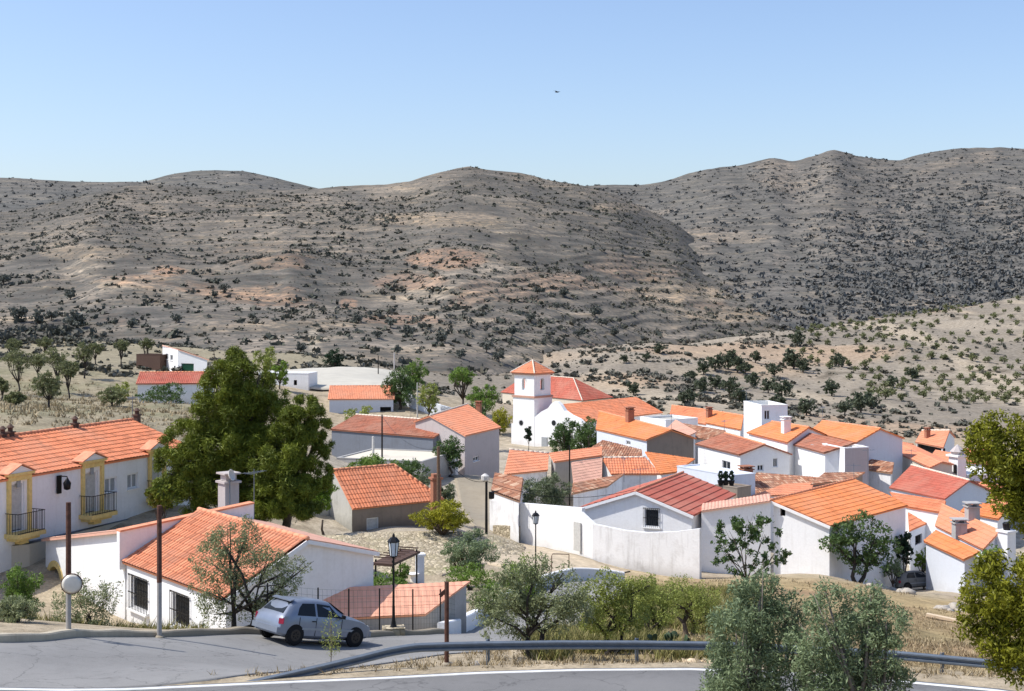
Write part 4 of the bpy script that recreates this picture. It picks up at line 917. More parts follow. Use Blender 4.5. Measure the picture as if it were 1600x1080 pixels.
q2 = [Vector((float(np.dot(p-f0, ux)), float(p[2]), 0)) for p in fp]; tr_ = geometry.tessellate_polygon([q2]); bp = facade_poly(.6); k = len(fp)
mbf.add(fp, tr_); mbf.add(bp, tr_); mbf.add(fp+bp, [(i, (i+1) % k, k+(i+1) % k, k+i) for i in range(k)])
mbf.build('facade', 'white', church)
def disc(parent, px, py, r, name='round_window', mat='glass'):
    p = onf(px, py, f0, n_f)-uy*.03; MB().lathe(p, [(r*1.35, 0), (r*1.35, .05)], 18, uy).build('window_surround', 'white', parent)
    MB().lathe(p-uy*.015, [(r, 0), (r, .03)], 18, uy).build(name, mat, parent)
disc(church, 814.5, 661, .32); disc(church, 865.5, 661, .36)
dp = onf(851, 691, f0, n_f)-uy*.05; MB().box(dp, ux, uy, z3, .9, .1, 1.3).build('notice_board', 'shutter', church)
# nave roof
e1 = onf(911, 662, f0, n_f)+uy*.6; rg = onf(868, 633, f0, n_f)+uy*.6; hw = float(np.dot(H(e1-rg), ux)); Ln = 17.0
e1[2] = rg[2]-hw*.42; e0 = rg-ux*hw; e0[2] = e1[2]
rb = MB(); uvs = []; tile_surface(rb, uvs, [e1, e1+uy*Ln, rg+uy*Ln, rg]); tile_surface(rb, uvs, [e0+uy*Ln, e0, rg, rg+uy*Ln]); nr_ = meshobj('nave_roof', rb.v, rb.f, 'orange', church, uv=uvs)
wn = MB()
for p0, p1 in ((e1-ux*.3, e1-ux*.3+uy*Ln), (e0+ux*.3+uy*Ln, e0+ux*.3)): wn.add([(p0[0], p0[1], gz), (p1[0], p1[1], gz), p1-z3*.05, p0-z3*.05], [(0, 1, 2, 3)])
bb = [e1-ux*.3+uy*Ln, e0+ux*.3+uy*Ln]; wn.add([(bb[0][0], bb[0][1], gz), (bb[1][0], bb[1][1], gz), bb[1], rg+uy*Ln, bb[0]], [(0, 1, 2, 3, 4)]); wn.build('nave_wall', 'white', church)
# tower
def tower(o, w, z0, z1, name, mat='white', parent=church):
    return MB().box(o+ux*w/2+uy*w/2+np.array([0, 0, (z0+z1)/2-o[2]]), ux, uy, z3, w, w, z1-z0).build(name, mat, parent)
tb = onf(802, 655, f0, n_f); te = onf(835, 655, f0, n_f); tw = float(np.dot(H(te-tb), ux)); o_ = tb.copy()
zoff = lambda y: onf(835, y, f0, n_f)[2]
o_ += -uy*.03
zlo, zmid, ztop = zoff(657), zoff(619.5), zoff(586.5)
tower(o_, tw, gz, zmid-.25, 'tower_base')
bw = tw*.93; ob = o_+ux*(tw-bw)/2+uy*(tw-bw)/2
MB().box(o_+ux*tw/2+uy*tw/2+np.array([0, 0, zmid-.12-o_[2]]), ux, uy, z3, tw+.25, tw+.25, .26).build('tower_cornice', 'pale', church)
# belfry with arched openings on its two visible faces
def arch_face(o, u, inn, w, h, ow, oh_, name):
    pts = [(0, 0), (w, 0), (w, h), (0, h)]; c0, c1 = w/2-ow/2, w/2+ow/2; ys = h*.27
    hole = [(c0, ys), (c1, ys), (c1, ys+oh_)]
    for i in range(1, 8): hole.append((w/2+ow/2*math.cos(math.pi*i/8), ys+oh_+ow/2*math.sin(math.pi*i/8)))
    hole.append((c0, ys+oh_))
    vs = [Vector(p) for p in pts+hole]; ed = [(i, (i+1) % 4) for i in range(4)]+[(4+i, 4+(i+1) % len(hole)) for i in range(len(hole))]
    ov, oe, of, *_ = geometry.delaunay_2d_cdt(vs, ed, [[0, 1, 2, 3]], 1, 1e-5)
    def inh(x, y): return (c0 < x < c1 and ys < y < ys+oh_) or (y >= ys+oh_ and (x-w/2)**2+(y-ys-oh_)**2 < (ow/2)**2)
    fs = [f for f in of if not inh(sum(ov[i][0] for i in f)/3, sum(ov[i][1] for i in f)/3)]
    m = MB(); m.add([o+u*p[0]+z3*p[1] for p in ov], fs); hp = [o+u*p[0]+z3*p[1] for p in hole]; k = len(hp)
    m.add(hp+[p+inn*.45 for p in hp], [(i, (i+1) % k, k+(i+1) % k, k+i) for i in range(k)]); return m
bh = ztop-zmid; b0 = ob.copy(); b0[2] = zmid; bel = MB()
for (o, u, inn) in ((b0, ux, uy), (b0+ux*bw, uy, -ux), (b0+ux*bw+uy*bw, -ux, -uy), (b0+uy*bw, -uy, ux)):
    m_ = arch_face(o, u, inn, bw, bh, bw*.24, bh*.42, 'belfry'); bel.add(m_.v, m_.f)
bel.build('belfry', 'white', church)
MB().box(b0+ux*bw/2+uy*bw/2+z3*.02, ux, uy, z3, bw-.1, bw-.1, .04).build('belfry_floor', 'greyrender', church)
MB().lathe(b0+ux*bw*.5+uy*bw*.42+z3*bh*.38, [(.42, 0), (.36, .12), (.27, .45), (.2, .7), (.05, .8)], 14).build('bell', 'iron', church, True)
MB().box(b0+ux*bw*.5+uy*bw*.1+z3*(bh*.27+.12), ux, uy, z3, bw*.2, .15, .24).build('belfry_sill', 'white', church)
MB().box(b0+ux*bw/2+uy*bw/2+z3*(bh+.1), ux, uy, z3, bw+.5, bw+.5, .22).build('belfry_cornice', 'pale', church)
cz_ = b0+z3*(bh+.24)-ux*.4-uy*.4; s = bw+.8; c4 = [cz_, cz_+ux*s, cz_+ux*s+uy*s, cz_+uy*s]; ap = cz_+ux*s/2+uy*s/2; ap[2] = onf(835, 563.5, ap, uy)[2]
rb = MB(); uvs = []
for i in range(4): tile_surface(rb, uvs, [c4[i], c4[(i+1) % 4], ap], period=.25, amp=.05, row=.4, thick=.06)
tr2 = meshobj('tower_roof', rb.v, rb.f, 'orange', church, uv=uvs)
cb = MB()
for i in range(4): cb.tube([c4[i]+z3*.05, ap+z3*.08], .09, 6)
cb.build('hip_tiles', 'ridgewhite', tr2)
MB().tube([ap, ap+z3*.55], [.05, .02], 6).build('finial', 'iron', church)
print('church', np.round(o_, 1), tw, bw, bh, 'hw', hw, 'apex', ap)

# red hipped roof behind the church
cr = P(910, 626, 226); l0 = PZ(782, 613, cr[2]); r0 = PZ(958, 621, cr[2]); pk = P(896, 591, 232.5)
u1 = norm(l0-cr); u2 = norm(r0-cr); L1_ = np.linalg.norm(l0-cr)
far_ = cr+u2*2*float(np.dot(H(pk-cr), u2)); rl = ray_plane(861, 594, pk, np.cross(u1, z3)); ridge_l = pk+u1*max(6, L1_-float(np.dot(H(pk-cr), u1))-4); ridge_l[2] = pk[2]
b2_ = far_+u1*L1_
gz = -24; W_ = {}; cs = [l0, cr, far_, b2_]; cc = sum(cs)/4; cw = [p+norm(H(cc-p))*.4-z3*.08 for p in cs]
for i, kk in enumerate('abcd'): p, n_ = cw[i], cw[(i+1) % 4]; W_[kk] = [np.array([p[0], p[1], gz]), np.array([n_[0], n_[1], gz]), n_, p]
make_house('large_house', 'big house with a large bright red hipped roof right behind the church tower', W_, [[l0, cr, pk, ridge_l], [cr, far_, pk], [far_, b2_, ridge_l, pk], [b2_, l0, ridge_l]], wall='cream', roof='red', ridges=[(cr, pk), (pk, ridge_l)], ridgemat='ridgewhite')
print('redhip', np.round(l0, 1), np.round(cr, 1), np.round(far_, 1), np.round(pk, 1), np.round(ridge_l, 1))
# ---------------------------------------------------------------- right half of the village
TL = dict(row=.5, step=.03)
# row house with painted red roof facing the road
ax = qparam(12.89, 100.0, -16.18, 65.5, 11.3, 4.35, .34)
aR, bR, cR, dR = ax; run = 4.35; er = norm(H(cR-aR))
v1 = gable('white_house', 'white house with a painted red ribbed roof and a terrace behind the high white wall', ax, back=1.0, basez=-20.5, roof='redpaint', wall='white', tiles=dict(row=.6, step=.05, amp=.03), oh=.2, ridge=True, ridgemat='terracotta',
    wins=[('AC', 'grille', 1007, 796, 1030, 823)])
exv = norm(H(bR-aR)); a2v = cR+H(cR-aR); a2v[2] = aR[2]; fascia(v1, aR-exv*.04, cR-exv*.04); fascia(v1, cR-exv*.04, a2v-exv*.04)
# V2
q2_ = quad(98, (1297.5, 822), (1419, 790), (1204, 782), (1334, 749), .31)
v2h = gable('white_house', 'big white house with bright orange roof and blank street wall, behind the dark fig tree', q2_, back='shed', basez=-24.5, roof='bright', wall='white', tiles=dict(row=.5, step=.03), oh=.15,
    wins=[('AC', 'hole', 1219, 795, 1227, 806), ('BD', 'window', 1372, 822, 1386, 842)])
exv = norm(H(q2_[1]-q2_[0])); fascia(v2h, q2_[0]-exv*.04, q2_[2]-exv*.04)
# annex in line with its street wall, carried on to the left
fl = norm(H(q2_[2]-q2_[0])); fi = np.array([-fl[1], fl[0], 0]); fi = fi if fi[1] > 0 else -fi
fp0 = q2_[2]+fi*.16; nrm_ = np.array([fl[1], -fl[0], 0]); dC_ = float(q2_[2][1]); rA = P(1204, 785, dC_-.3); lA = P(1096, 801, dC_+.4); print('dC', dC_); fi = norm(np.array([-(rA-lA)[1], (rA-lA)[0], 0])); gz = -25.0
g = lambda p: np.array([p[0], p[1], gz]); rB, lB = rA+norm(H(rA))*3.2, lA+fi*3.2
make_house('white_annex', 'low white annex with flat roof between the red ribbed roof and the bright orange roof', {'AB': [g(lA), g(rA), rA, lA], 'BD': [g(rA), g(rB), rB, rA], 'back': [g(rB), g(lB), lB, rB], 'AC': [g(lB), g(lA), lA, lB]},
    [[lA-fi*.15+z3*.12, rA-fi*.15+z3*.12, rB+z3*.12, lB+z3*.12]], wall='white', roof='pale', cat='annex', group=None, tiles=dict(amp=.04, step=.02))
print('annex', np.round(lA, 1), np.round(rA, 1))
# enclosure walls in front of the red roofed house
def wall_px(name, pts, label, mat='white2', th=.3, base=None, cat='wall', cop=None):
    """upright wall along points (px, py_top, d)"""
    mb = MB(); T_ = [P(*p) for p in pts]
    for p, q in zip(T_[:-1], T_[1:]):
        u = norm(H(q-p)); n = np.cross(u, z3)*-1; zb = min(float(tz(p[0], p[1])[0]), float(tz(q[0], q[1])[0]))-.6 if base is None else base
        a0, a1 = np.array([p[0], p[1], zb]), np.array([q[0], q[1], zb]); V = [a0, a1, q, p]; V = V+[v+n*th for v in V]
        k = 6; Vs = []; 
        mb.add(V, [(0, 1, 2, 3), (7, 6, 5, 4), (3, 2, 6, 7), (0, 3, 7, 4), (1, 5, 6, 2)])
    c = T_[len(T_)//2]; o = mb.build(name, mat, base=(c[0], c[1], float(tz(c[0], c[1])[0]))); return tag(o, label, cat)
wall_px('courtyard_wall', [(906, 800, 98.2), (926, 819, 97), (975, 829, 95.7), (1010, 832.5, 94.9), (1055, 831, 93.8), (1093, 826, 92.8)], 'high worn white courtyard wall under the painted red roof', 'white2')
wall_px('street_wall', [(812, 786, 104), (860, 790, 101.5), (909, 794, 98.5)], 'smooth white street wall with a pale door, left of the courtyard wall', 'white', base=-20)
pd = P(902, 838, 98.4); od = MB().box(pd-np.array([.0, .12, 0]), norm(H(P(909, 794, 98.5)-P(860, 790, 101.5))), np.cross((0, 0, 1.), norm(H(P(909, 794, 98.5)-P(860, 790, 101.5)))), z3, .75, .1, 2.0); tag(od.build('street_door', 'greydoor', base=pd), 'pale grey door in the white street wall', 'door')
wall_px('street_wall', [(765, 781, 108), (800, 786, 105.5), (812, 788, 104.2)], 'short greyish white wall under the striped old tiles', 'white2', base=-20)
wall_px('stone_footing', [(770, 821, 106.5), (811, 822, 103.9)], 'band of bare stone at the foot of the short greyish white wall', 'rubble', base=-20, th=.25)
q = [P(771, 767, 107.6), P(800, 783, 105.2), P(806, 744, 111), P(776, 739, 112)]
gable('old_house', 'old house corner with boldly striped dark and pale tiles beside the street', quad(108, (768, 768), (812, 784), (774, 740), (818, 748), .36), back='shed', wall='white2', roof='oldtile', tiles=dict(period=.42, row=.6, amp=.13, step=.05), basez=-20, ridge=False)
gable('village_house', 'salmon roofed house between the street and the round green bush', quad(122, (787, 742), (856, 735), (796, 703), (857, 709), .34), back=.6, wall='white2', roof='salmon', ridgemat='ridgewhite', tiles=TL)
gable('village_house', 'narrow salmon roof with a grey side wall just below the church front', quad(126, (866, 722), (940, 712), (858, 708), (940, 698), .30), back='shed', wall='greyrender', roof='salmon', ridge=False)
gable('lean_to', 'pale lean-to with a sloping edge under the narrow salmon roof', quad(119, (897, 760), (940, 752), (893, 723), (941, 716), .40), back='shed', wall='cream', roof='pale', ridge=False)
gable('village_house', 'dull orange low roof tucked behind the left side of the painted red roof', quad(113, (893, 772), (950, 760), (895, 755), (975, 741), .3), back='shed', wall='white2', roof='oldtile', ridge=False)
gable('village_house', 'low plain orange roof in the village centre with a pale verge', quad(128, (955, 741), (1032, 741), (941, 716), (1008, 715), .36), back=.8, wall='white2', roof='orange', ridge=True, ridgemat='ridgewhite', tiles=TL)
gable('village_house', 'vivid orange roof right of the plain orange one, beside the grey blank wall', quad(131, (1032, 741), (1056, 738), (1008, 706), (1086, 717), .3), back='shed', wall='white2', roof='bright', ridge=False)
gable('old_house', 'old mottled brown roof just below the church side house', quad(136, (905, 712), (1004, 716), (942, 688), (1003, 703), .32), back='shed', wall='white2', roof='oldtile', ridge=False, tiles=dict(amp=.07))
gable('white_house', 'white house with a strong orange roof and dark gable, right of the church garden trees', quad(150, (931, 671), (1009, 688), (936, 643), (1049, 672), .34), back=1.0, wall='shadewhite', roof='bright', chims=[(984, 659, .7, 1.2, 'brick')], wallmats={'BD': 'brownwall'},
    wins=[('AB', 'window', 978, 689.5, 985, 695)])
gable('village_house', 'long orange roof on the village edge behind the pale pink roof', quad(182, (1045, 654), (1108, 664), (1050, 634), (1105, 641), .36), back=1, wall='white2', roof='orange')
gable('village_house', 'orange roof with a small brick chimney beside the tall white block', quad(170, (1102, 661), (1158, 672), (1106, 641), (1162, 650), .36), back=1, wall='white2', roof='bright', chims=[(1108, 652, .6, .9, 'brick')])
gable('old_house', 'old brown-tiled roof in shade below the orange village edge roofs', quad(158, (1075, 684), (1136, 690), (1064, 661), (1134, 673), .3), back='shed', wall='white2', roof='oldtile', ridge=False)
gable('village_house', 'small pale pink flat roof next to the dark gable', quad(160, (1040, 672), (1072, 683), (1056, 656), (1089, 675), .2), back='shed', wall='white2', roof='pale', ridge=False)
box_house('white_block', 'small white flat block between church roof and pale pink roof', (1000, 652), (1040, 657), 172, 5, wall='white', parapet=.2, cat='house')
gable('white_house', 'white two-storey house with a dull red-brown roof and a blue-shaded gable', quad(148, (1086, 694), (1155, 711), (1133, 677), (1195, 695), .34), back=1.1, wall='white', roof='brownred', wins=[('AB', 'window', 1128, 722, 1141, 735), ('BD', 'window', 1183, 726, 1193, 736), ('BD', 'window', 1208, 716, 1215, 730)], basez=-22)
box_house('blank_house', 'long low bluish-grey blank wall with a rusty stain in the middle of the village', (1058, 729), (1143, 744), 125, 2.6, wall='shadewhite', roofmat='shadewhite', parapet=.02, cat='house')
gable('village_house', 'bright orange roof carrying a white chimney near the tall white block', quad(150, (1166, 676), (1230, 692), (1206, 659), (1264, 668), .36), back=1, wall='white', roof='bright', chims=[(1228, 676, .75, 1.3, 'white')])
gable('white_house', 'house with orange roof and a blue-shaded white gable on the right village edge', quad(150, (1265, 674), (1337, 692), (1285, 658), (1376, 670), .34), back=1, wall='shadewhite', roof='bright', basez=-23)
gable('village_house', 'brownish roof joined below the two bright orange roofs', quad(143, (1228, 692), (1287, 708), (1262, 676), (1337, 692), .34), back='shed', wall='white', roof='brownred', basez=-22, ridge=False)
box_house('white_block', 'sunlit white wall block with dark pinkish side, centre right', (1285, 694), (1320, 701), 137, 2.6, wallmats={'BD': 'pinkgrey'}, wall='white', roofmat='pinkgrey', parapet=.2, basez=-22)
wall_px('house_wall', [(1188, 690, 147), (1240, 699, 142), (1288, 709, 137.3)], 'long white house wall half in shade under the brownish roof', 'white', th=.4, base=-22, cat='wall')
box_house('pink_house', 'pinkish grey flat house behind the sunlit white block', (1321, 701), (1352, 697), 135.5, 4, wall='pinkgrey', roofmat='darkbrown', parapet=.1)
box_house('tall_block', 'tall white flat block with a dark window, standing above the village roofs', (1162, 627.5), (1190, 634), 160, 3, wall='white', wins=[('BD', 'window', 1194, 641, 1203, 656)], basez=-21)
box_house('terrace_house', 'dim little house with dark open terrace roof at the right of the pinkish wall', (1353, 716), (1376, 713), 140, 5, wall='pinkgrey', roofmat='darkbrown', parapet=.1)
gable('old_house', 'old house with a dark mottled tile roof behind the bright orange street house', quad(126, (1157, 776), (1262, 770), (1182, 739), (1290, 747), .36), back='shed', wall='brownwall', roof='oldtile', ridge=False, tiles=dict(amp=.07), chims=[(1166, 756, .9, 1.3, 'brick')])
gable('village_house', 'flat pale orange roof between old mottled tiles and the bright orange house', quad(119, (1172, 776), (1262, 772), (1224, 757), (1317, 752), .2), back='shed', wall='white2', roof='salmon', ridge=False)
gable('farmhouse', 'small detached house with pinkish checked roof above the right-hand roofs', quad(160, (1430, 691), (1474, 700), (1441, 673), (1484, 673), .34), back=1, wall='white', roof='salmon', wins=[('AB', 'hole', 1431, 697, 1471, 707)], chims=[(1449, 684, .5, .8, 'brick')], ridgemat='ridgewhite')  # wide dark opening paints in the shadow under the eave
gable('long_house', 'long salmon roof running down below the farmhouse on the right', quad(150, (1391, 703), (1453, 731), (1408, 692), (1472, 722), .25), back=1, wall='cream', roof='salmon', ridge=False)
gable('village_house', 'thin orange roof strip beside the blue-shaded gable', quad(155, (1376, 698), (1410, 700), (1377, 685), (1428, 694), .3), back='shed', wall='cream', roof='orange', ridge=False)
gable('red_house', 'house with a broad dusty red roof and pale side gable, far right', quad(132, (1389, 762), (1476, 780), (1424, 727), (1515, 751), .34), back=1, wall='shadewhite', roof='red', tiles=dict(amp=.02, step=.02), ridgemat='ridgewhite')
box_house('white_block', 'low white flat roof with a lantern chimney behind the dusty red roof', (1452, 733), (1518, 744), 148, 5, wall='white', roofmat='white', parapet=.1)
lc = P(1496, 738, 142); ch_ = thing('lantern_chimney', 'tall white chimney with a dark slot and capped top, behind the dusty red roof', 'chimney', lc+np.array([0, 0, -1.6]))
MB().abox(lc, 1.2, 1.2, 3.2, -60).abox(lc+z3*1.7, 1.6, 1.6, .2, -60).build('shaft', 'white', ch_); MB().abox(lc+z3*1.95, .9, .9, .4, -60).lathe(lc+z3*2.1, [(.8, 0), (.5, .3), (.05, .7)], 8).build('cap', 'pinkgrey', ch_); MB().abox(lc+np.array([-.45, -.62, .4]), .3, .12, .9, -60).build('slot', 'darkhole', ch_)
gable('village_house', 'yellowish orange tiled house with a dark doorway, right of the bright orange house', quad(114, (1421, 830), (1464, 811), (1418, 787), (1471, 787), .36), back=.5, wall='shadewhite', roof='orange', tiles=TL, wins=[('AB', 'hole', 1430, 833, 1441, 853)], basez=-25, ridgemat='ridgewhite')
gable('village_house', 'long salmon roof with two grey chimneys sloping down to the right', quad(112, (1461, 822), (1536, 859), (1472, 789), (1562, 831), .34), back='shed', wall='shadewhite', roof='salmon', tiles=TL, chims=[(1519, 812, .9, 1.0, 'greyrender'), (1499, 836, .9, .9, 'greyrender')], basez=-25)
gable('white_house', 'low white house with vivid orange roof half in shadow, lowest at the far right', quad(105, (1443, 846), (1505, 875), (1463, 829), (1532, 862), .34), back='shed', wall='shadewhite', roof='bright', tiles=TL, basez=-25.5, ridge=False)
gable('village_house', 'pale salmon roof half hidden by the yellow-green tree', quad(136, (1517, 788), (1572, 800), (1512, 752), (1580, 762), .3), back=1, wall='white', roof='salmon', chims=[(1513, 787, .9, 1.2, 'brick')])
gable('village_house', 'orange roof seen just left of the yellow-green tree, beyond the lantern chimney', quad(168, (1500, 722), (1560, 727), (1496, 702), (1556, 704), .3), back=1, wall='white', roof='orange')
gable('village_house', 'orange roof wedge behind the two grey chimneys', quad(122, (1500, 800), (1560, 812), (1516, 784), (1580, 792), .3), back='shed', wall='white', roof='bright', ridge=False)
gable('village_house', 'narrow orange roof strip just below the dusty red roof', quad(120, (1404, 790), (1474, 802), (1390, 769), (1478, 783), .34), back='shed', wall='white', roof='orange', ridge=False)
gable('old_house', 'brown mottled roof below the blue-shaded gable, beside the pinkish wall', quad(139, (1340, 732), (1394, 740), (1350, 716), (1397, 723), .3), back='shed', wall='white2', roof='oldtile', ridge=False)
gable('old_house', 'low mottled roof peeping over the ridge of the bright orange street house', quad(122, (1266, 757), (1332, 751), (1288, 739), (1352, 738), .3), back='shed', wall='brownwall', roof='oldtile', ridge=False)
gable('village_house', 'small salmon roof left of the lantern chimney, under the farmhouse', quad(148, (1452, 716), (1498, 726), (1462, 703), (1500, 710), .3), back='shed', wall='cream', roof='salmon', ridge=False)
pc = P(1573, 850, 104); pc2 = P(1573, 830, 104)
wc = thing('white_pillar', 'tall slim white chimney pillar with a small pot, beside the yellow-green tree', 'chimney', (pc[0], pc[1], -24)); MB().abox((pc[0], pc[1], -21.5), .9, .9, 7, 30).abox((pc[0], pc[1], -17.95), 1.1, 1.1, .14, 30).build('shaft', 'white', wc); MB().lathe((pc[0], pc[1], -17.9), [(.25, 0), (.32, .5), (.2, .6)], 10).build('pot', 'iron', wc)
# narrow antenna masts on roofs
def antenna(name, px, py, d, h, label, yaw=20, n=6):
    b = P(px, py, d); t = thing(name, label, 'antenna', b, 'roof antennas'); MB().tube([b-z3*.6, b+z3*h], .02, 6).build('mast', 'steel', t)
    r = math.radians(yaw); u = np.array([math.cos(r), math.sin(r), 0]); v = np.array([-u[1], u[0], 0]); m = MB(); c = b+z3*(h-.15); m.tube([c-u*.6, c+u*.7], .013, 5)
    for i in range(n): k = c+u*(-.55+1.2*i/(n-1)); m.tube([k-v*(.38-.04*i), k+v*(.38-.04*i)], .008, 5)
    m.build('elements', 'steel', t)
antenna('roof_antenna', 1000, 764, 104, 1.6, 'thin antenna on the gable peak of the painted red roof')
antenna('roof_antenna', 397, 788, 64, 1.6, 'pale antenna by the end of the raised parapet, near the pine', 60)
antenna('roof_antenna', 1356, 742, 128, 2.4, 'tall antenna beside the dark terrace roof')
antenna('roof_antenna', 653, 652, 150, 2.0, 'pale antenna on the junction of the grey buildings')
antenna('roof_antenna', 1166, 628, 160, 1.4, 'antenna on the tall white block')
sdp = P(359, 748, 66.0)
sdt = thing('satellite_dish', 'small pale satellite dish above the chimney of the near white house', 'satellite dish', sdp-z3*1.0)
MB().tube([sdp-z3*1.2, sdp], .03, 6).build('post', 'steel', sdt); MB().lathe(sdp+np.array([.0, -.05, .15]), [(.02, 0), (.14, .02), (.24, .08), (.28, .13), (.27, .14), (.14, .05), (.02, .03)], 16, norm((.95, -.3, .3))).build('dish', 'canvas', sdt)
for q_, (px, py, d, h, lb) in enumerate([(1049, 668, 146, 1.5, 'antenna on the dark gable end near the pale pink roof'), (1285, 657, 156, 1.6, 'antenna at the ridge of the blue-shaded gable house'), (975, 742, 117, 1.5, 'antenna by the dull orange low roof'), (1424, 726, 137, 1.5, 'antenna on the ridge of the dusty red roof'), (1334, 748, 122, 1.3, 'antenna on the top corner of the bright orange street house'), (642, 652, 152, 1.3, 'antenna on the ridge of the long blue-grey building'), (1132, 676, 153, 1.4, 'antenna on the white two-storey house'), (207, 655, 82, 1.4, 'antenna on the far end of the long white terrace')]): antenna('roof_antenna', px, py, d, h, lb, 20+37*q_)
# potted plants on the terrace
pp0 = T(1135, 118); 
for px_, lb in ((1126, 'left dark potted plant on the roof terrace'), (1134, 'middle dark potted plant on the roof terrace'), (1143, 'right dark potted plant on the roof terrace')):
    b = P(px_, 759, 117); t = thing('potted_plant', lb, 'plant', b, 'potted plants on the terrace'); MB().lathe(b, [(.16, 0), (.26, .35), (.28, .45), (.22, .45)], 10).build('pot', 'iron', t)
    n = 160; th_ = RNG.random(n)*6.28; hh = RNG.random(n); rr_ = .15*np.sin(hh*3.0)+.02; c = np.stack([b[0]+rr_*np.cos(th_), b[1]+rr_*np.sin(th_), b[2]+.45+hh*.75], -1); dv = RNG.normal(size=(n, 2, 3))*.06
    V = np.stack([c-dv[:, 0], c+dv[:, 1], c+dv[:, 0], c-dv[:, 1]], 1).reshape(-1, 3); meshobj('leaves', V, np.arange(4*n).reshape(-1, 4), 'cypress', t, tint=np.repeat(RNG.random(n), 4))
tb_ = P(1134, 762, 117); box_house('roof_terrace', 'low wall with a dark top that carries three potted plants', (1118, 758.5), (1152, 763), 117.4, 1.8, wall='brownwall', roofmat='brownwall', parapet=.0, cat='terrace', group=None)

# ---------------------------------------------------------------- terrace wall, court, path, pergola, pedestal
def rubble_wall(name, label, top, foot, mat='rubble', n=90, m=18, cat='wall', rough=.3):
    def res(pl):
        q = np.array([P(*p) for p in pl]); s = np.r_[0, np.cumsum(np.linalg.norm(np.diff(q, axis=0), axis=1))]; s /= s[-1]; t = np.linspace(0, 1, n); return np.stack([np.interp(t, s, q[:, k]) for k in range(3)], -1)
    a, b = res(foot), res(top); back = b+np.array([0, 1.2, -.15]); t = np.linspace(0, 1, m)[:, None, None]
    V = a[None]+(b-a)[None]*t; s = np.arange(n)*.35
    nz = np.stack([vnoise(s*2+3*k, np.full(n, k*.9)) for k in range(m)])-.5; nz2 = np.stack([vnoise(s*.7+k, np.full(n, k*.45)+40) for k in range(m)])-.5
    V[..., 1] += nz*rough+nz2*rough*1.5; V[..., 2] += nz2*rough*.6; V = np.concatenate([V, back[None]], 0)
    c = V.reshape(-1, 3).mean(0); c[2] = V[..., 2].min()
    return tag(meshobj(name, V.reshape(-1, 3), grid_faces(m+1, n), mat, smooth=False, base=c), label, cat)
rubble_wall('terrace_wall', 'long sunlit rubble stone terrace bank below the stone barn', [(478, 840, 97), (560, 833, 97.5), (640, 831, 97.5), (720, 832, 98), (775, 838, 99), (818, 852, 99.5)], [(478, 893, 90), (560, 908, 90), (640, 914, 89), (720, 913, 89), (775, 890, 93), (822, 868, 97)])
pd_ = P(656, 905, 78); ped = thing('white_pedestal', 'small white capped pillar with a white bowl, below the rubble bank', 'pillar', pd_); MB().abox(pd_+z3*.45, .42, .42, 1.7, 15).build('shaft', 'shadewhite', ped); MB().abox(pd_+z3*1.36, .55, .55, .12, 15).build('cap', 'white', ped); MB().lathe(pd_+np.array([-.35, -.3, -.3]), [(.3, 0), (.16, .15), (.14, .5), (.36, .68), (.3, .7)], 12).build('bowl', 'white', ped)
pg = P(625, 876, 66); pgt = thing('pergola', 'small dark porch roof on thin posts at the end of the white gable wall', 'pergola', P(625, 912, 66))
c0, c1 = P(598, 876, 64), P(640, 868, 67); u = norm(H(c1-c0)); v = np.cross(z3, u); L_ = np.linalg.norm(c1-c0)
s = MB().box((c0+c1)/2, u, v, z3, L_+.2, 1.0, .12)
for k in range(6): s.box(c0+u*L_*(k+.5)/6+z3*.09, u, v, z3, .05, 1.1, .05)
s.build('roof', 'darkbrown', pgt)
for kk in (.05, .95):
    for e in (-.42, .42): p = c0+u*L_*kk+v*e; MB().tube([p-z3*2.4, p], .045, 6).build('post', 'iron', pgt)
# sports court and valley track
tag(drape('sports_court', [(478, 213), (560, 212), (640, 211)], [(385, 262), (500, 262), (640, 262)], mat_plain('pale_court_surface', (.50, .47, .39), .9, 0, .08, .4), .55, 40, 20), kind='structure')
# ---------------------------------------------------------------- guardrail
GR = [(372, 33.25, -9.28), (430, 33.55, -9.165), (500, 33.95, -9.03), (560, 34.3, -8.90), (610, 34.6, -8.78), (650, 34.8, -8.73), (750, 35.1, -8.765), (870, 35.3, -8.79), (1000, 35.4, -8.82), (1130, 35.4, -8.85), (1260, 35.2, -8.9), (1400, 34.9, -8.95), (1500, 34.5, -8.99), (1580, 34.1, -9.0), (1700, 33.4, -9.03), (1900, 32, -9.08)]
gt = thing('guardrail', 'grey steel road guardrail along the bend, dipping into the ground at its left end', 'guardrail', (0, 35.3, -9.35))
gp = np.array([[*XY(p, d), z] for p, d, z in GR]); s_ = np.r_[0, np.cumsum(np.linalg.norm(np.diff(gp, axis=0), axis=1))]; tt = np.linspace(0, s_[-1], 130); gc = np.stack([np.interp(tt, s_, gp[:, k]) for k in range(3)], -1)
for _ in range(1): gc[1:-1] = (gc[:-2]+2*gc[1:-1]+gc[2:])/4
gg = np.gradient(gc[:, :2], axis=0); gg /= np.linalg.norm(gg, axis=1)[:, None]; gn = np.stack([gg[:, 1], -gg[:, 0]], -1)           # towards the road
prof_ = [(.0, .155), (.02, .155), (.075, .11), (.075, .06), (.01, .02), (.01, -.02), (.075, -.06), (.075, -.11), (.02, -.155), (.0, -.155)]
prof_ = [(a, b*.72) for a, b in prof_]
prof_ = prof_+[(a-.006, b) for a, b in prof_[::-1]]
V = []
for i in range(len(gc)):
    for a, b in prof_: V.append((gc[i, 0]+gn[i, 0]*a, gc[i, 1]+gn[i, 1]*a, gc[i, 2]-.155+b))
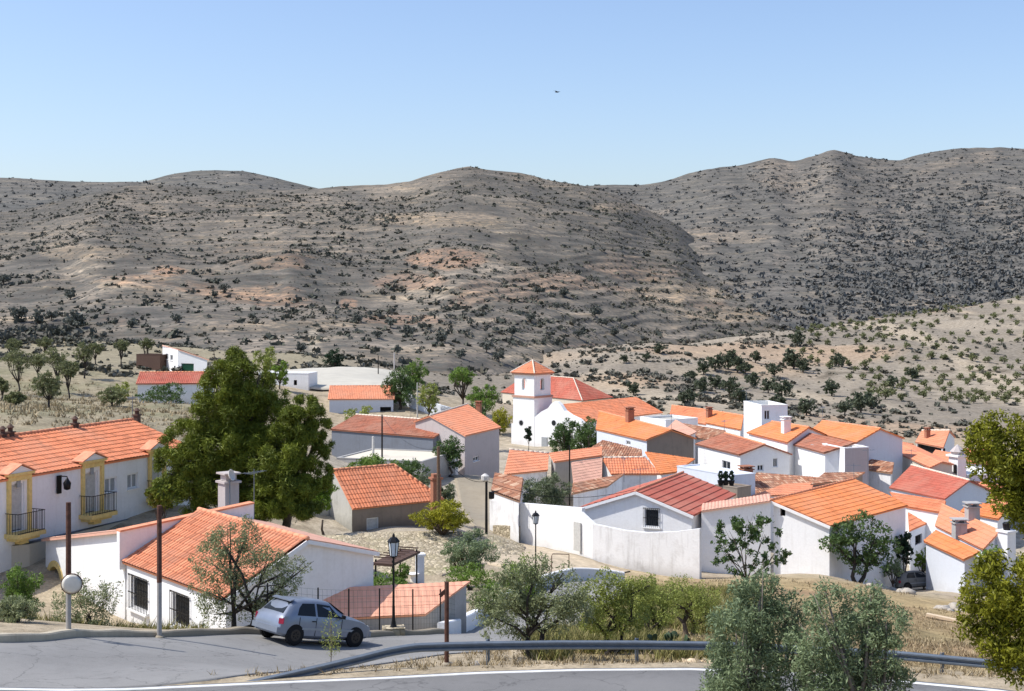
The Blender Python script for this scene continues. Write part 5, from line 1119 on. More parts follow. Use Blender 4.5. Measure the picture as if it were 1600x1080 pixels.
k = len(prof_); Fs = [(i*k+j, i*k+(j+1) % k, (i+1)*k+(j+1) % k, (i+1)*k+j) for i in range(len(gc)-1) for j in range(k)]
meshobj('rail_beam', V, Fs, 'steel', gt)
for s0 in np.arange(6.2, s_[-1], 3.75):
    p = np.array([np.interp(s0, tt, gc[:, j]) for j in range(3)]); i = int(np.searchsorted(tt, s0)); n_ = np.array([*gn[min(i, 129)], 0]); zg = float(tz(p[0], p[1])[0]); y_ = math.degrees(math.atan2(gg[min(i, 129)][1], gg[min(i, 129)][0]))
    m = MB(); c = p-n_*.13; top = p[2]-.02
    m.abox((c[0], c[1], (top+zg-.4)/2), .10, .02, top-zg+.4, y_+90).abox((c[0]+gg[min(i, 129)][0]*.05, c[1]+gg[min(i, 129)][1]*.05, (top+zg-.4)/2), .02, .055, top-zg+.4, y_+90).abox((c[0]+n_[0]*.07, c[1]+n_[1]*.07, p[2]-.155), .14, .06, .2, y_+90)
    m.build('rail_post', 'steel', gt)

# ---------------------------------------------------------------- poles, lamps, fence, mirror
def pole(name, label, px, ybase, ytop, d, r0, r1, mats, split=None, cat='pole', group=None):
    b = P(px, ybase, d); g = T(px, d); z0 = min(g[2], b[2])-.3; top = P(px, ytop, d)[2]; t = thing(name, label, cat, (b[0], b[1], g[2]), group)
    if split is None: MB().tube([(b[0], b[1], z0), (b[0], b[1], top)], [r0, r1], 10).build('shaft', mats[0], t)
    else:
        zm = P(px, split, d)[2]; MB().tube([(b[0], b[1], z0), (b[0], b[1], zm)], [r0, r0*.97], 10).build('lower_shaft', mats[0], t); MB().tube([(b[0], b[1], zm), (b[0], b[1], top)], [r0*1.02, r1], 10).build('upper_shaft', mats[1], t)
    MB().lathe((b[0], b[1], g[2]), [(r0*2.2, -.05), (r0*2.0, .06), (r0*1.2, .10)], 12).build('footing', 'kerb', t)
    return t
pm = pole('mirror_pole', 'slim kerbside pole with a round traffic mirror, rusty brown upper half', 107, 1003, 785, 40.0, .075, .07, ('greypole', 'rust'), 900)
mc = P(112, 913, 39.75); ma = norm((.25, -1, -.06)); MB().lathe(mc-ma*.05, [(.29, -.04), (.30, 0), (.30, .03), (.285, .035)], 24, ma).build('mirror_frame', 'rust', pm); MB().lathe(mc-ma*.012, [(.275, 0), (.2, .025), (.1, .04), (.01, .045)], 24, ma).build('mirror_face', 'mirror', pm, True); MB().box(mc+np.array([-.05, .12, 0]), (1, 0, 0), (0, 1, 0), z3, .05, .22, .05).build('mirror_arm', 'steel', pm)
pole('kerb_pole', 'bare kerbside pole with rusty top half in front of the weathered tile roof', 249, 998, 790, 42.3, .075, .07, ('greypole', 'rust'), 910)
rp = pole('rusty_post', 'short dark rusty post with a folded bracket, standing between guardrail and car', 698, 1040, 909, 36.2, .06, .06, ('rust',), None, 'post')
c = P(692, 927, 36.2); MB().box(c, norm((1, -.2, .9)), norm((0, 1, 0)), norm((-.9, .0, 1)), .2, .05, .1).build('bracket', 'rust', rp)
def lantern(px, ybase, ytop, d, label):
    b = P(px, ybase, d); g = T(px, d); zb = min(b[2], g[2]); zt_ = P(px, ytop, d)[2]; h = zt_-b[2]; t = thing('street_lamp', label, 'street lamp', (b[0], b[1], zb), 'lantern street lamps'); x, y = b[0], b[1]; z = b[2]
    MB().lathe((x, y, zb-.1), [(.13, 0), (.13, .45), (.09, .55), (.055, .8), (.05, 1.2)], 12).tube([(x, y, zb+1), (x, y, z+h*.79)], [.045, .035], 10).lathe((x, y, z+h*.79), [(.035, 0), (.08, .03), (.05, .07)], 12).build('lamp_post', 'iron', t)
    q = z+h*.79+.07; lh = h*.15; a, b2 = .13, .20
    MB().lathe((x, y, q), [(a*.95, .02), (b2*.95, lh)], 6).build('lantern_glass', 'lampglass', t)
    f = MB()
    for i in range(6): an = 2*math.pi*i/6; f.tube([(x+a*math.cos(an), y+a*math.sin(an), q), (x+b2*math.cos(an), y+b2*math.sin(an), q+lh)], .014, 5)
    f.lathe((x, y, q-.02), [(a*1.05, 0), (a*1.05, .03)], 6).lathe((x, y, q+lh), [(b2*1.15, 0), (b2*1.15, .03), (.13, .16), (.05, .19), (.045, .26), (.01, .32)], 6); f.build('lantern_frame', 'iron', t)
lantern(615, 990, 841, 51.6, 'black lantern street lamp on the kerb behind the car and wire fence')
lantern(837, 884, 803, 84, 'black lantern street lamp below the white street wall, right one')
bl = T(615, 51.6); tag(MB().abox((bl[0], bl[1], bl[2]+.12), .8, .6, .45, 10).build('lamp_plinth', 'rubble', base=bl), 'rough stone plinth under the lamp behind the car', 'plinth')
ul = pole('utility_pole', 'dark utility pole with a pale lamp head at the corner of the village street', 760, 838, 748, 103, .11, .09, ('iron',), None, 'pole'); c = P(758, 750, 103); MB().lathe(c, [(.05, -.15), (.28, 0), (.3, .3), (.1, .45)], 10).build('lamp_head', 'canvas', ul); c = P(768, 774, 103); MB().abox(c, .35, .25, .5, 20).abox(c+np.array([.3, 0, .3]), .5, .06, .06, 20).build('bracket', 'iron', ul)
pole('utility_pole', 'brown utility pole rising beside the brick chimney of the barn', 685, 800, 698, 101, .14, .11, ('wood',), None, 'pole')
pole('utility_pole', 'thin dark pole in front of the blue-grey building', 597, 722, 648, 132, .09, .07, ('iron',), None, 'pole')
pole('utility_pole', 'short pale concrete pole in front of the blue-grey building', 583, 722, 682, 133, .14, .11, ('canvas',), None, 'pole')
pole('utility_pole', 'pale lamp mast beside the green trees above the white cottage', 616, 606, 551, 214, .12, .08, ('canvas',), None, 'pole')
pole('utility_pole', 'dark thin mast behind the pale court', 591, 590, 556, 250, .10, .08, ('iron',), None, 'pole')
pole('utility_pole', 'small dark pole on the narrow salmon roof below the church', 890, 712, 696, 125, .07, .06, ('iron',), None, 'pole')
pole('utility_pole', 'thin pale mast in front of the white cottage garden', 652, 640, 598, 198, .09, .07, ('canvas',), None, 'pole')
# wire fence on the kerb
fn = thing('wire_fence', 'green wire mesh fence on dark posts between the car and the salmon roof', 'fence', T(600, 51))
FP = [(418, 47.2), (497, 48.6), (545, 49.8), (593, 51.1), (645, 52.7), (688, 54.7)]
FP2 = [(712, 57.2), (724, 59.0)]
tops = []
for p_, d_ in FP+FP2:
    g = T(p_, d_); MB().tube([g-z3*.1, g+z3*1.75], .027, 8).build('fence_post', 'iron', fn); tops.append(g)
def mat_mesh():
    n = NT('green_wire'); return n.done((.05, .09, .06), .5, .3)
M['wire'] = mat_mesh(); wm = MB()
for a, b in zip(tops[:-1], tops[1:]):
    for k in range(8):
        z = .22+k*.21; wm.tube([a+z3*z, b+z3*z], .004, 3, False)
    nn_ = int(np.linalg.norm(b-a)/.22)
    for k in range(1, nn_): c = a+(b-a)*k/nn_; wm.tube([c+z3*.22, c+z3*1.69], .003, 3, False)
wm.build('wire_mesh', 'wire', fn)
# handrail on the curve of the lane
hr = thing('handrail', 'bent metal handrail at the top of the curving low wall', 'handrail', P(875, 888, 87))
a, b = P(862, 890, 86.5), P(889, 886, 88.5); MB().tube([a-z3*.5, a+z3*.85, a+z3*.95+(b-a)*.06, b+z3*.8, b+z3*.7, b-z3*.5], .03, 6).build('rail', 'rust', hr)
# wires of the utility poles are left thin: two spans over the street
def cable(name, label, a, b, sag):
    pts = [np.asarray(a)+(np.asarray(b)-np.asarray(a))*t-z3*sag*4*t*(1-t) for t in np.linspace(0, 1, 14)]; m = MB().tube(pts, .018, 4); return tag(m.build(name, 'iron', base=pts[0]), label, 'cable')
cable('overhead_cable', 'thin cable from the barn pole to the street corner pole', P(685, 700, 101), P(760, 752, 103), .8)
cable('overhead_cable', 'thin cable from the barn pole back to the dark pole by the blue-grey building', P(685, 701, 101), P(597, 650, 132), 1.0)

cable('overhead_cable', 'cable sagging from the street corner pole to the painted red roof', P(760, 752, 103), P(994, 764, 104), .9)
cable('overhead_cable', 'cable running low along the blank wall of the big white house', P(1208, 806, 104.6), P(1284, 842, 111.5), .25)
cable('overhead_cable', 'cable from the tall white block towards the blue-shaded gable', P(1190, 634, 160), P(1285, 658, 156), .7)
# ---------------------------------------------------------------- car
def make_car(base, yaw, label, paint, pitch=0.0, roll=0.0):
    t = thing('parked_car', label, 'car', (0, 0, 0), 'parked cars'); WLOC[t.name] = np.zeros(3)
    xs = [0, .05, .16, .40, .60, 1.0, 1.5, 1.92, 2.25, 2.62, 3.1, 3.45, 3.64, 3.72]
    top = [.60, .80, .90, 1.18, 1.335, 1.375, 1.38, 1.345, 1.14, .95, .86, .76, .66, .52]
    belt = [.58, .76, .85, .87, .875, .87, .86, .86, .86, .86, .80, .70, .60, .48]
    hw = [.66, .74, .775, .79, .795, .80, .80, .80, .80, .795, .78, .74, .68, .58]
    tw = [.60, .68, .70, .62, .56, .555, .555, .565, .60, .66, .66, .62, .56, .48]
    bot = [.36, .27, .24, .22, .21, .2, .2, .2, .2, .21, .22, .24, .27, .34]
    V = []; nr = 11
    for x, tp, bl, w, tw_, bt in zip(xs, top, belt, hw, tw, bot):
        half = [(0, bt), (w*.86, bt), (w*.98, bt+.08), (w, .5 if bl > .55 else bl*.9), (w*.985, bl), (tw_+.012, max(tp-.07, bl)), (tw_*.90, max(tp-.012, bl+.004)), (tw_*.5, tp+.012), (0, tp+.018)]
        V.append(half)
    m = len(V[0]); P_ = []
    for x, half in zip(xs, V):
        ring = [(x, -y, z) for y, z in half]+[(x, y, z) for y, z in half[-2:0:-1]]; P_ += ring
    k = 2*m-2; Fs = [(i*k+j, i*k+(j+1) % k, (i+1)*k+(j+1) % k, (i+1)*k+j) for i in range(len(xs)-1) for j in range(k)]
    Fs += [tuple(range(k))[::-1], tuple((len(xs)-1)*k+j for j in range(k))]
    body = meshobj('body', P_, Fs, paint, t, True); body.data.set_sharp_from_angle(angle=math.radians(38))
    def glass(name, pts, off=.006, mat='glass'):
        pts = [np.array(p, float) for p in pts]; n = norm(np.cross(pts[1]-pts[0], pts[2]-pts[0])); c = sum(pts)/len(pts)
        if np.dot(n, c-np.array([1.8, 0, .75])) < 0: n = -n
        q = [p+n*off for p in pts]; N = len(q); return meshobj(name, q+[p-n*.015 for p in q], [tuple(range(N)), tuple(range(2*N-1, N-1, -1))]+[(i, (i+1) % N, N+(i+1) % N, N+i) for i in range(N)], mat, t)
    def side(x, s, f):                                   # point on the side glass: f from belt to roof
        w_ = np.interp(x, xs, hw)*.985; b_ = np.interp(x, xs, belt); tw_ = np.interp(x, xs, tw)+.012; tp = max(np.interp(x, xs, top)-.07, b_); return (x, s*(w_+(tw_-w_)*f), b_+(tp-b_)*f)
    def back(x, f):
        tp = np.interp(x, xs, top); tw_ = np.interp(x, xs, tw)*.86; return (x, f*tw_, tp+.014)
    for s in (-1, 1):
        glass('side_window', [side(.62, s, .07), side(1.33, s, .07), side(1.33, s, .93), side(.86, s, .93), side(.72, s, .6)])
        glass('side_window', [side(1.41, s, .07), side(2.42, s, .10), side(2.2, s, .5), side(1.93, s, .92), side(1.41, s, .93)])
        w0 = .803
        m_ = MB().box((1.95, s*w0, .50), (1, 0, 0), (0, 1, 0), z3, 2.2, .02, .07); m_.build('side_moulding', 'shutter', t)
        MB().box((1.28, s*.803, .74), (1, 0, 0), (0, 1, 0), z3, .16, .03, .03).build('door_handle', 'iron', t)
        for x in (1.37, 2.38, .72): MB().box((x, s*.798, .57), (1, 0, 0), (0, 1, 0), z3, .012, .012, .56).build('door_seam', 'iron', t)
        MB().box((2.35, s*.88, .93), norm((1, s*.3, 0)), norm((-s*.3, 1, 0)), z3, .09, .17, .11).build('wing_mirror', 'iron', t)
        MB().box((.09, s*.70, .70), norm((1, -s*.9, 0)), norm((s*.9, 1, 0)), z3, .12, .16, .17).build('tail_light', M['taillight'], t)
        MB().box((3.60, s*.52, .60), norm((1, s*.5, 0)), norm((-s*.5, 1, 0)), z3, .1, .26, .12).build('headlight', 'lampglass', t)
        for x in (.62, 3.0):
            wl_ = MB().lathe((x, s*.725, .285), [(.20, -.10), (.27, -.09), (.285, -.05), (.285, .05), (.27, .09), (.2, .10)], 24, (0, s, 0)).build('wheel', M['tyre'], t, True); wl_.data.set_sharp_from_angle(angle=math.radians(50))
            rm = MB().lathe((x, s*.815, .285), [(.19, -.02), (.185, .012), (.15, .018), (.06, .0), (.05, .02), (.01, .022)], 20, (0, s, 0))
            for i in range(6): an = i*math.pi/3; rm.box((x+.11*math.cos(an), s*.83, .285+.11*math.sin(an)), (math.cos(an), 0, math.sin(an)), (0, 1, 0), (-math.sin(an), 0, math.cos(an)), .14, .012, .04)
            rm.build('wheel_rim', M['rim'], wl_)
            MB().lathe((x, s*.79, .295), [(.325, -.1), (.335, .0), (.325, .014)], 24, (0, s, 0)).build('wheel_arch', M['tyre'], t)
    glass('rear_window', [back(.18, -.95), back(.18, .95), back(.55, .9), back(.55, -.9)], .01)
    glass('windscreen', [(2.56, -.60, .99), (2.56, .60, .99), (1.99, .49, 1.32), (1.99, -.49, 1.32)], .012)
    MB().box((.01, 0, .42), (1, 0, 0), (0, 1, 0), z3, .14, 1.46, .17).build('rear_bumper', paint, t); MB().box((3.70, 0, .40), (1, 0, 0), (0, 1, 0), z3, .12, 1.24, .17).build('front_bumper', paint, t)
    MB().box((.055, 0, .69), norm((.25, 0, 1)), (0, 1, 0), norm((1, 0, -.25)), .12, .52, .02).build('number_plate', 'lampglass', t)
    MB().box((.50, 0, 1.335), norm((1, 0, .35)), (0, 1, 0), norm((-.35, 0, 1)), .16, 1.06, .03).build('rear_spoiler', paint, t)
    MB().box((1.9, 0, .19), (1, 0, 0), (0, 1, 0), z3, 3.0, 1.3, .04).build('underbody', 'iron', t)
    t.location = tuple(map(float, base)); t.rotation_mode = 'XYZ'; t.rotation_euler = (roll, pitch, yaw); return t
n = NT('silver_paint'); M['silver'] = n.done(n.ramp(n.noise(3), (.3, (.22, .25, .31)), (.7, (.25, .285, .345))), .3, .4, .5)
n = NT('dull_grey_paint'); M['greypaint'] = n.done((.2, .2, .19), .5, .2)
M['tyre'] = mat_plain('tyre_rubber', (.012, .012, .013), .85); M['rim'] = mat_plain('dark_rim', (.05, .042, .035), .5, .3); M['taillight'] = mat_plain('red_tail_light', (.42, .03, .06), .25)
def place_car(px, d, yaw_deg, label, paint, lift=.06):
    y = math.radians(yaw_deg); c = T(px, d); ux_ = np.array([math.cos(y), math.sin(y), 0]); uy_ = np.array([-math.sin(y), math.cos(y), 0])
    zf = lambda p: float(tz(p[0], p[1])[0])+lift
    f, b, l, r = zf(c+ux_*2.4), zf(c), zf(c+ux_*1.2+uy_*.7), zf(c+ux_*1.2-uy_*.7)
    pitch = -math.atan2(f-b, 2.4); roll = math.atan2(l-r, 1.4)
    o = c-ux_*.62; o[2] = b-(f-b)/2.4*.62
    return make_car(o, y, label, paint, pitch, roll)
place_car(438, 45.3, 42, 'silver hatchback parked beside the kerb, seen from behind, next to the guardrail end', 'silver')
place_car(1412, 106, 10, 'dusty grey car parked in the shade beside the big white house', 'greypaint', .02)
# bird
bp_ = P(870, 144, 150); bd = thing('bird', 'tiny dark bird gliding high in the clear sky', 'bird', bp_)
MB().lathe(bp_, [(.01, -.22), (.05, -.12), (.065, 0), (.05, .1), (.03, .16), (.035, .2), (.005, .26)], 8, norm((1, .3, 0))).build('body', 'iron', bd, True)
for s in (-1, 1):
    b0_ = bp_; V = [b0_+np.array([.09, s*.03, .02]), b0_+np.array([-.08, s*.03, .02]), b0_+np.array([-.06+s*.16, s*.22, .10]), b0_+np.array([.08+s*.16, s*.22, .10]), b0_+np.array([s*.42-.02, s*.42, .06])]
    V += [v+np.array([0, 0, .012]) for v in V]; MB().add(V, [(0, 1, 2, 3), (3, 2, 4), (8, 7, 6, 5), (9, 7, 8), (0, 3, 8, 5), (3, 4, 9, 8), (4, 2, 7, 9), (2, 1, 6, 7)]).build('wing', 'iron', bd)
# ---------------------------------------------------------------- vegetation
def leaf_cloud(blobs, n, size, aspect=.35, sub=14, spread=.30, shell=.55, flat=0.0, rng=None):
    """blobs (k,4): centre and radius (or k,5: rx, rz); returns V, F, tint"""
    r = rng or RNG; B = np.array([b if len(b) == 5 else (*b, b[3]) for b in blobs], float); k = len(B)
    wgt = B[:, 3]**2*B[:, 4]; wgt /= wgt.sum()
    bi = r.choice(k, n, p=wgt); br = r.random(k)
    dv = r.normal(size=(k, sub, 3)); dv /= np.linalg.norm(dv, axis=2)[..., None]; rad = shell+(1-shell)*r.random((k, sub)); sc_ = dv*rad[..., None]; sr = r.random((k, sub))
    si = r.integers(0, sub, n); off = sc_[bi, si]+r.normal(size=(n, 3))*spread*.62
    rl = np.linalg.norm(off, axis=1); over = np.maximum(rl/1.12, 1); off /= over[:, None]
    c = B[bi, :3]+off*np.stack([B[bi, 3], B[bi, 3], B[bi, 4]], -1)
    d = r.normal(size=(n, 3)); d /= np.linalg.norm(d, axis=1)[:, None]; d += off*.7; d /= np.linalg.norm(d, axis=1)[:, None]
    e = np.cross(d, r.normal(size=(n, 3))); e /= np.linalg.norm(e, axis=1)[:, None]
    s = size*(.6+.8*r.random(n)); a = d*(s*.5)[:, None]; b = e*(s*aspect*.5)[:, None]
    V = np.stack([c-a, c-a*.1+b, c+a, c-a*.1-b], 1).reshape(-1, 3)
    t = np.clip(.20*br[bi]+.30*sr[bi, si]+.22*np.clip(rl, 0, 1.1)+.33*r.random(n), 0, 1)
    return V, np.arange(4*n).reshape(-1, 4), np.repeat(t, 4)
def auto_blobs(c, rx, rz, k, rr=(.32, .5), rng=None, flat=.0):
    r = rng or RNG; out_ = []
    for i in range(k):
        a = 2.4*i+r.random()*.8; h = (i+.5)/k*2-1; q = math.sqrt(max(0, 1-h*h))*(.55+.2*r.random()); s = rr[0]+(rr[1]-rr[0])*r.random()
        out_.append((c[0]+rx*q*math.cos(a), c[1]+rx*q*math.sin(a), c[2]+rz*h*.68, rx*s, min(rx, rz)*s))
    out_.append((*c, rx*.5, rz*.45)); return out_
def make_tree(name, label, cat, base, blobs, n, size, leaf, bark='bark', tr=.12, aspect=.35, group=None, trunks=1, sub=14, spread=.3, lean=(0, 0), shell=.55, fork=.35, crown='crown', limbs=True):
    t = thing(name, label, cat, base, group); base = np.array(base, float); B = np.array([b[:3] for b in blobs]); cen = B.mean(0)
    if trunks:
        m = MB()
        for q in range(trunks):
            a = 6.28*q/max(trunks, 1)+.6; b0 = base+np.array([math.cos(a), math.sin(a), 0])*tr*1.4*(trunks > 1)-z3*.3; tgt = base+(cen-base)*fork; tgt += np.array([math.cos(a), math.sin(a), 0])*tr*3*(trunks > 1)+np.array([*lean, 0]); tgt += RNG.normal(size=3)*tr*.6
            mid = (b0+tgt)/2+RNG.normal(size=3)*np.array([1, 1, .2])*tr*.9; m.tube([b0, b0+z3*.35+(mid-b0)*.08, mid, tgt], [tr*1.5, tr*1.05, tr*.85, tr*.7], 9)
            if limbs:
                for bb in B[q::trunks]:
                    md = (tgt+bb)/2+RNG.normal(size=3)*np.linalg.norm(bb-tgt)*.09; m.tube([tgt-z3*tr*.3, md, bb], [tr*.55, tr*.36, tr*.14], 6)
                    for s_ in range(2): e = bb+RNG.normal(size=3)*np.linalg.norm(bb-tgt)*.07; m.tube([md, (md+e)/2+RNG.normal(size=3)*.03, e], [tr*.26, tr*.16, tr*.06], 5)
        m.build('trunk', bark, t, True)
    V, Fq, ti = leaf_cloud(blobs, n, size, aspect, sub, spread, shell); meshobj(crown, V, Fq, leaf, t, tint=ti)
    return t
def tree_px(name, label, px, d, ytop, wpx, leaf, n, size, ybot=None, k=8, bark='bark', tr=None, cat='tree', group=None, gz_=None, **kw):
    """tree whose crown fills wpx columns from row ytop down to ybot, standing on the ground at (px, d)"""
    g = T(px, d); s = d/F; zt_ = -(ytop-CY)*s; g[2] = g[2] if gz_ is None else gz_
    zb_ = g[2]+.15*(zt_-g[2]) if ybot is None else max(-(ybot-CY)*s, g[2]+.0); rx = wpx*s/2; rz = (zt_-zb_)/2; c = np.array([g[0], g[1], (zt_+zb_)/2])
    return make_tree(name, label, cat, g, auto_blobs(c, rx*.98, rz, k), n, size, leaf, bark, tr if tr else max(.04, rx*.09), group=group, **kw)
# olives in front of the guardrail
def B_(px, py, d, rpx, rz=None): p = P(px, py, d); s = d/F; return (*p, rpx*s, (rz or rpx)*s)
for lb, px, bl in (('grey-green olive tree in front of the guardrail, left of the pair', 1188, [(1185, 940, 22.6, 46), (1150, 985, 22.3, 44), (1205, 990, 22.9, 52), (1235, 950, 22.6, 30), (1165, 1045, 22.4, 60), (1220, 1060, 22.6, 52), (1150, 1110, 22.6, 60), (1225, 1130, 22.4, 60), (1190, 915, 22.6, 26), (1130, 1060, 22.8, 34)]),
                  ('grey-green olive tree in front of the guardrail, right and wider of the pair', 1318, [(1300, 960, 22.0, 40), (1345, 965, 22.2, 45), (1385, 975, 21.8, 38), (1275, 1010, 21.9, 46), (1330, 1020, 22.3, 55), (1385, 1030, 22, 40), (1300, 1075, 21.8, 60), (1360, 1090, 22.2, 60), (1320, 1140, 22, 70), (1290, 925, 22, 22), (1360, 930, 22, 24), (1405, 1065, 22, 26)])):
    g = T(px, 22.4); make_tree('olive_tree', lb, 'tree', g, [B_(*b) for b in bl], 34000, .075, 'olive', 'palebark', .09, .28, 'olive trees in front of the guardrail', sub=30, spread=.26, trunks=3, fork=.3)
# pine-like tree at the right edge
g = T(1685, 20.5)
make_tree('edge_tree', 'yellow-green tree reaching into the picture along its right edge', 'tree', g, [B_(*b) for b in [(1545, 688, 20.4, 36), (1590, 705, 20.2, 52), (1570, 745, 20.6, 34), (1568, 785, 20.3, 24), (1615, 785, 20.5, 46), (1650, 748, 20.5, 70), (1690, 820, 20.4, 80), (1545, 885, 20.6, 28), (1545, 925, 20.3, 40), (1600, 920, 20.6, 60), (1535, 965, 20.5, 34), (1590, 990, 20.4, 55), (1590, 1045, 20.3, 34), (1660, 950, 20.5, 90), (1525, 680, 20.5, 20), (1680, 620, 20.6, 50), (1700, 760, 20.5, 90), (1690, 1050, 20.5, 80), (1525, 700, 20.4, 24), (1560, 665, 20.5, 26), (1618, 690, 20.6, 36), (1530, 730, 20.7, 22), (1580, 770, 20.4, 34), (1515, 940, 20.5, 24), (1560, 1010, 20.4, 38), (1510, 980, 20.5, 20)]],
    110000, .075, 'pine2', 'bark', .07, .34, sub=34, spread=.22, fork=.4, limbs=False)
br = MB()
for px_, py_ in ((1560, 700), (1600, 955), (1585, 1030), (1620, 740)): a_ = P(1690, 900, 20.5); b__ = P(px_, py_, 20.4); br.tube([a_, (a_+b__)/2+np.array([0, 0, .12]), b__], [.03, .02, .006], 6)
br.build('branch', 'bark', [o for o in bpy.data.objects if o.name == 'edge_tree'][0], True)
# almond trees and shrubs behind the guardrail
def almond(lb, px, d, bl, n, leaf='almond', size=.10, tr=.09, trunks=2, name='almond_tree', bark='almondbark', group='almond trees behind the guardrail', **kw):
    return make_tree(name, lb, 'tree', T(px, d), [B_(*b) for b in bl], n, size, leaf, bark, tr, .38, group, trunks=trunks, fork=kw.pop('fork', .38), sub=kw.pop('sub', 22), spread=kw.pop('spread', .26), **kw)
almond('dusty almond tree with forked dark trunk behind the guardrail, centre', 836, 38.6, [(790, 930, 38.4, 34), (835, 925, 38.8, 40), (880, 930, 38.5, 38), (770, 965, 38.2, 30), (815, 965, 38.9, 34), (860, 960, 38.3, 34), (905, 950, 38.8, 28), (840, 890, 38.6, 24), (800, 895, 38.6, 26), (880, 895, 38.6, 20), (750, 940, 38.6, 22)], 15000, size=.085)
almond('low yellow-green almond bush right of the dusty almond', 955, 41, [(925, 930, 41, 28), (960, 925, 41.2, 32), (990, 930, 41, 26), (920, 960, 40.8, 26), (955, 965, 41, 32), (990, 965, 41.2, 26), (945, 905, 41, 18), (1015, 915, 41, 18)], 11000, 'drygreen', .08)
tree_px('roadside_shrub', 'dry yellowish shrub left of the prickly pear', 1020, 46, 900, 90, 'drygreen', 9000, .08, ybot=990, k=7, cat='shrub', trunks=2, spread=.35)
tree_px('roadside_shrub', 'sparse straw-green shrub behind the prickly pear', 1078, 50, 900, 105, 'drygreen', 8000, .08, ybot=985, k=7, cat='shrub', trunks=2, spread=.4)
almond('thin sparse tree with large dark leaves rising before the white annex wall', 1168, 52, [(1140, 830, 52, 22), (1170, 812, 52.2, 24), (1195, 835, 52, 24), (1130, 865, 51.8, 20), (1165, 855, 52, 24), (1210, 865, 52.2, 20), (1150, 885, 52, 16), (1225, 872, 52, 14), (1185, 880, 52, 18), (1120, 840, 52, 12)], 3600, 'dkgreen', .14, .05, 1, 'sparse_tree', 'bark', None, fork=.62, sub=9, spread=.2, shell=.75)
almond('round dark fig tree before the corner of the big white house', 1340, 98, [(1315, 835, 98, 22), (1345, 822, 98.4, 22), (1372, 838, 98, 22), (1300, 850, 97.6, 18), (1330, 858, 98, 24), (1365, 862, 98.4, 24), (1390, 855, 98, 18), (1345, 880, 98, 18), (1380, 880, 98, 16), (1325, 812, 98, 10)], 4200, 'dkgreen', .26, .16, 2, 'fig_tree', 'almondbark', None, fork=.45)
tree_px('dark_conifer', 'narrow dark conifer just right of the fig tree', 1412, 106, 820, 34, 'cypress', 1400, .28, ybot=890, k=6)
tree_px('garden_shrub', 'bright lime green shrub above the parked grey car', 1443, 107, 852, 34, 'lime', 900, .22, ybot=892, k=6, cat='shrub')
tree_px('garden_shrub', 'dark olive shrub right of the parked grey car', 1478, 105, 872, 38, 'dkgreen', 900, .22, ybot=918, k=6, cat='shrub')
tree_px('garden_shrub', 'pale silvery shrub left of the parked grey car', 1396, 104, 872, 36, 'olive', 800, .22, ybot=905, k=6, cat='shrub')
tree_px('garden_shrub', 'green shrub at the foot of the white chimney pillar', 1545, 98, 850, 44, 'green_l', 1000, .2, ybot=905, k=6, cat='shrub')
tree_px('sapling', 'tiny bare sapling behind the right end of the guardrail', 1535, 46, 985, 18, 'drygreen', 90, .09, ybot=1010, k=3, trunks=1, tr=.03)
# left foreground
tree_px('garden_shrub', 'dark green shrub by the ochre arch, far left', 35, 52, 878, 66, 'green_l', 5000, .1, ybot=958, k=8, cat='shrub', trunks=3, spread=.34)
tree_px('garden_shrub', 'dusty shrub behind the kerb in the lower left corner', 22, 43, 935, 84, 'almond', 6000, .085, ybot=1003, k=8, cat='shrub', trunks=3, spread=.34)
almond('open twiggy shrub behind the mirror pole', 138, 47, [(120, 930, 47, 24), (150, 925, 47.2, 26), (175, 935, 47, 16), (105, 960, 46.8, 26), (140, 962, 47, 28), (165, 960, 47.2, 20), (185, 915, 47, 9), (95, 935, 47, 14), (120, 905, 47, 10)], 4500, 'almond', .09, .03, 4, 'twiggy_shrub', 'bark', None, fork=.3)
almond('almond tree with dark trunk standing before the weathered tile roof', 372, 47.6, [(345, 845, 47.6, 30), (385, 835, 47.9, 28), (330, 880, 47.4, 32), (375, 880, 47.8, 36), (420, 880, 47.5, 32), (455, 890, 47.6, 24), (325, 925, 47.3, 28), (365, 920, 47.6, 26), (415, 920, 47.8, 30), (450, 915, 47.5, 24), (395, 955, 47.6, 24), (335, 960, 47.4, 26), (478, 885, 47.6, 12), (360, 828, 47.6, 12), (425, 950, 47.8, 20)], 15000, 'almond', .09, .11, 2, group=None, fork=.35)
# pines by the long white house
def spine(lb, px, d, ybase, bl, n):
    g = T(px, d); return make_tree('pine_tree', lb, 'tree', g, [B_(*b) for b in bl], n, .26, 'pine', 'bark', .24, .15, 'big pines left of the barn', sub=15, spread=.24, fork=.6, shell=.80)
spine('biggest pine, tall and bushy, between the long white house and the grey building', 365, 74, 815, [(365, 570, 74.0, 22), (350, 600, 73.5, 33), (395, 605, 74.4, 32), (330, 645, 73.3, 35), (378, 645, 74.2, 43), (425, 620, 74.8, 26), (420, 665, 74.0, 33), (290, 690, 73.4, 32), (335, 695, 73.0, 41), (385, 700, 73.6, 45), (266, 705, 73.0, 24), (262, 740, 73.0, 20), (300, 740, 73.3, 37), (350, 745, 73.0, 43), (400, 750, 73.4, 43), (275, 760, 74.0, 26), (330, 785, 73.5, 33), (385, 790, 73.6, 35), (365, 555, 74.0, 11), (405, 585, 74.0, 17), (285, 715, 72.6, 30), (262, 725, 72.8, 20), (315, 715, 73, 34), (295, 770, 73, 30), (350, 700, 73, 40), (420, 700, 73.5, 30), (400, 720, 74, 38), (430, 745, 73, 36), (345, 800, 73, 36), (395, 800, 73, 34), (445, 690, 74, 30), (365, 592, 73.6, 30), (338, 622, 73.4, 34), (392, 630, 74, 36), (418, 642, 74.4, 26), (365, 655, 73.4, 42), (365, 556, 74, 14)], 150000)
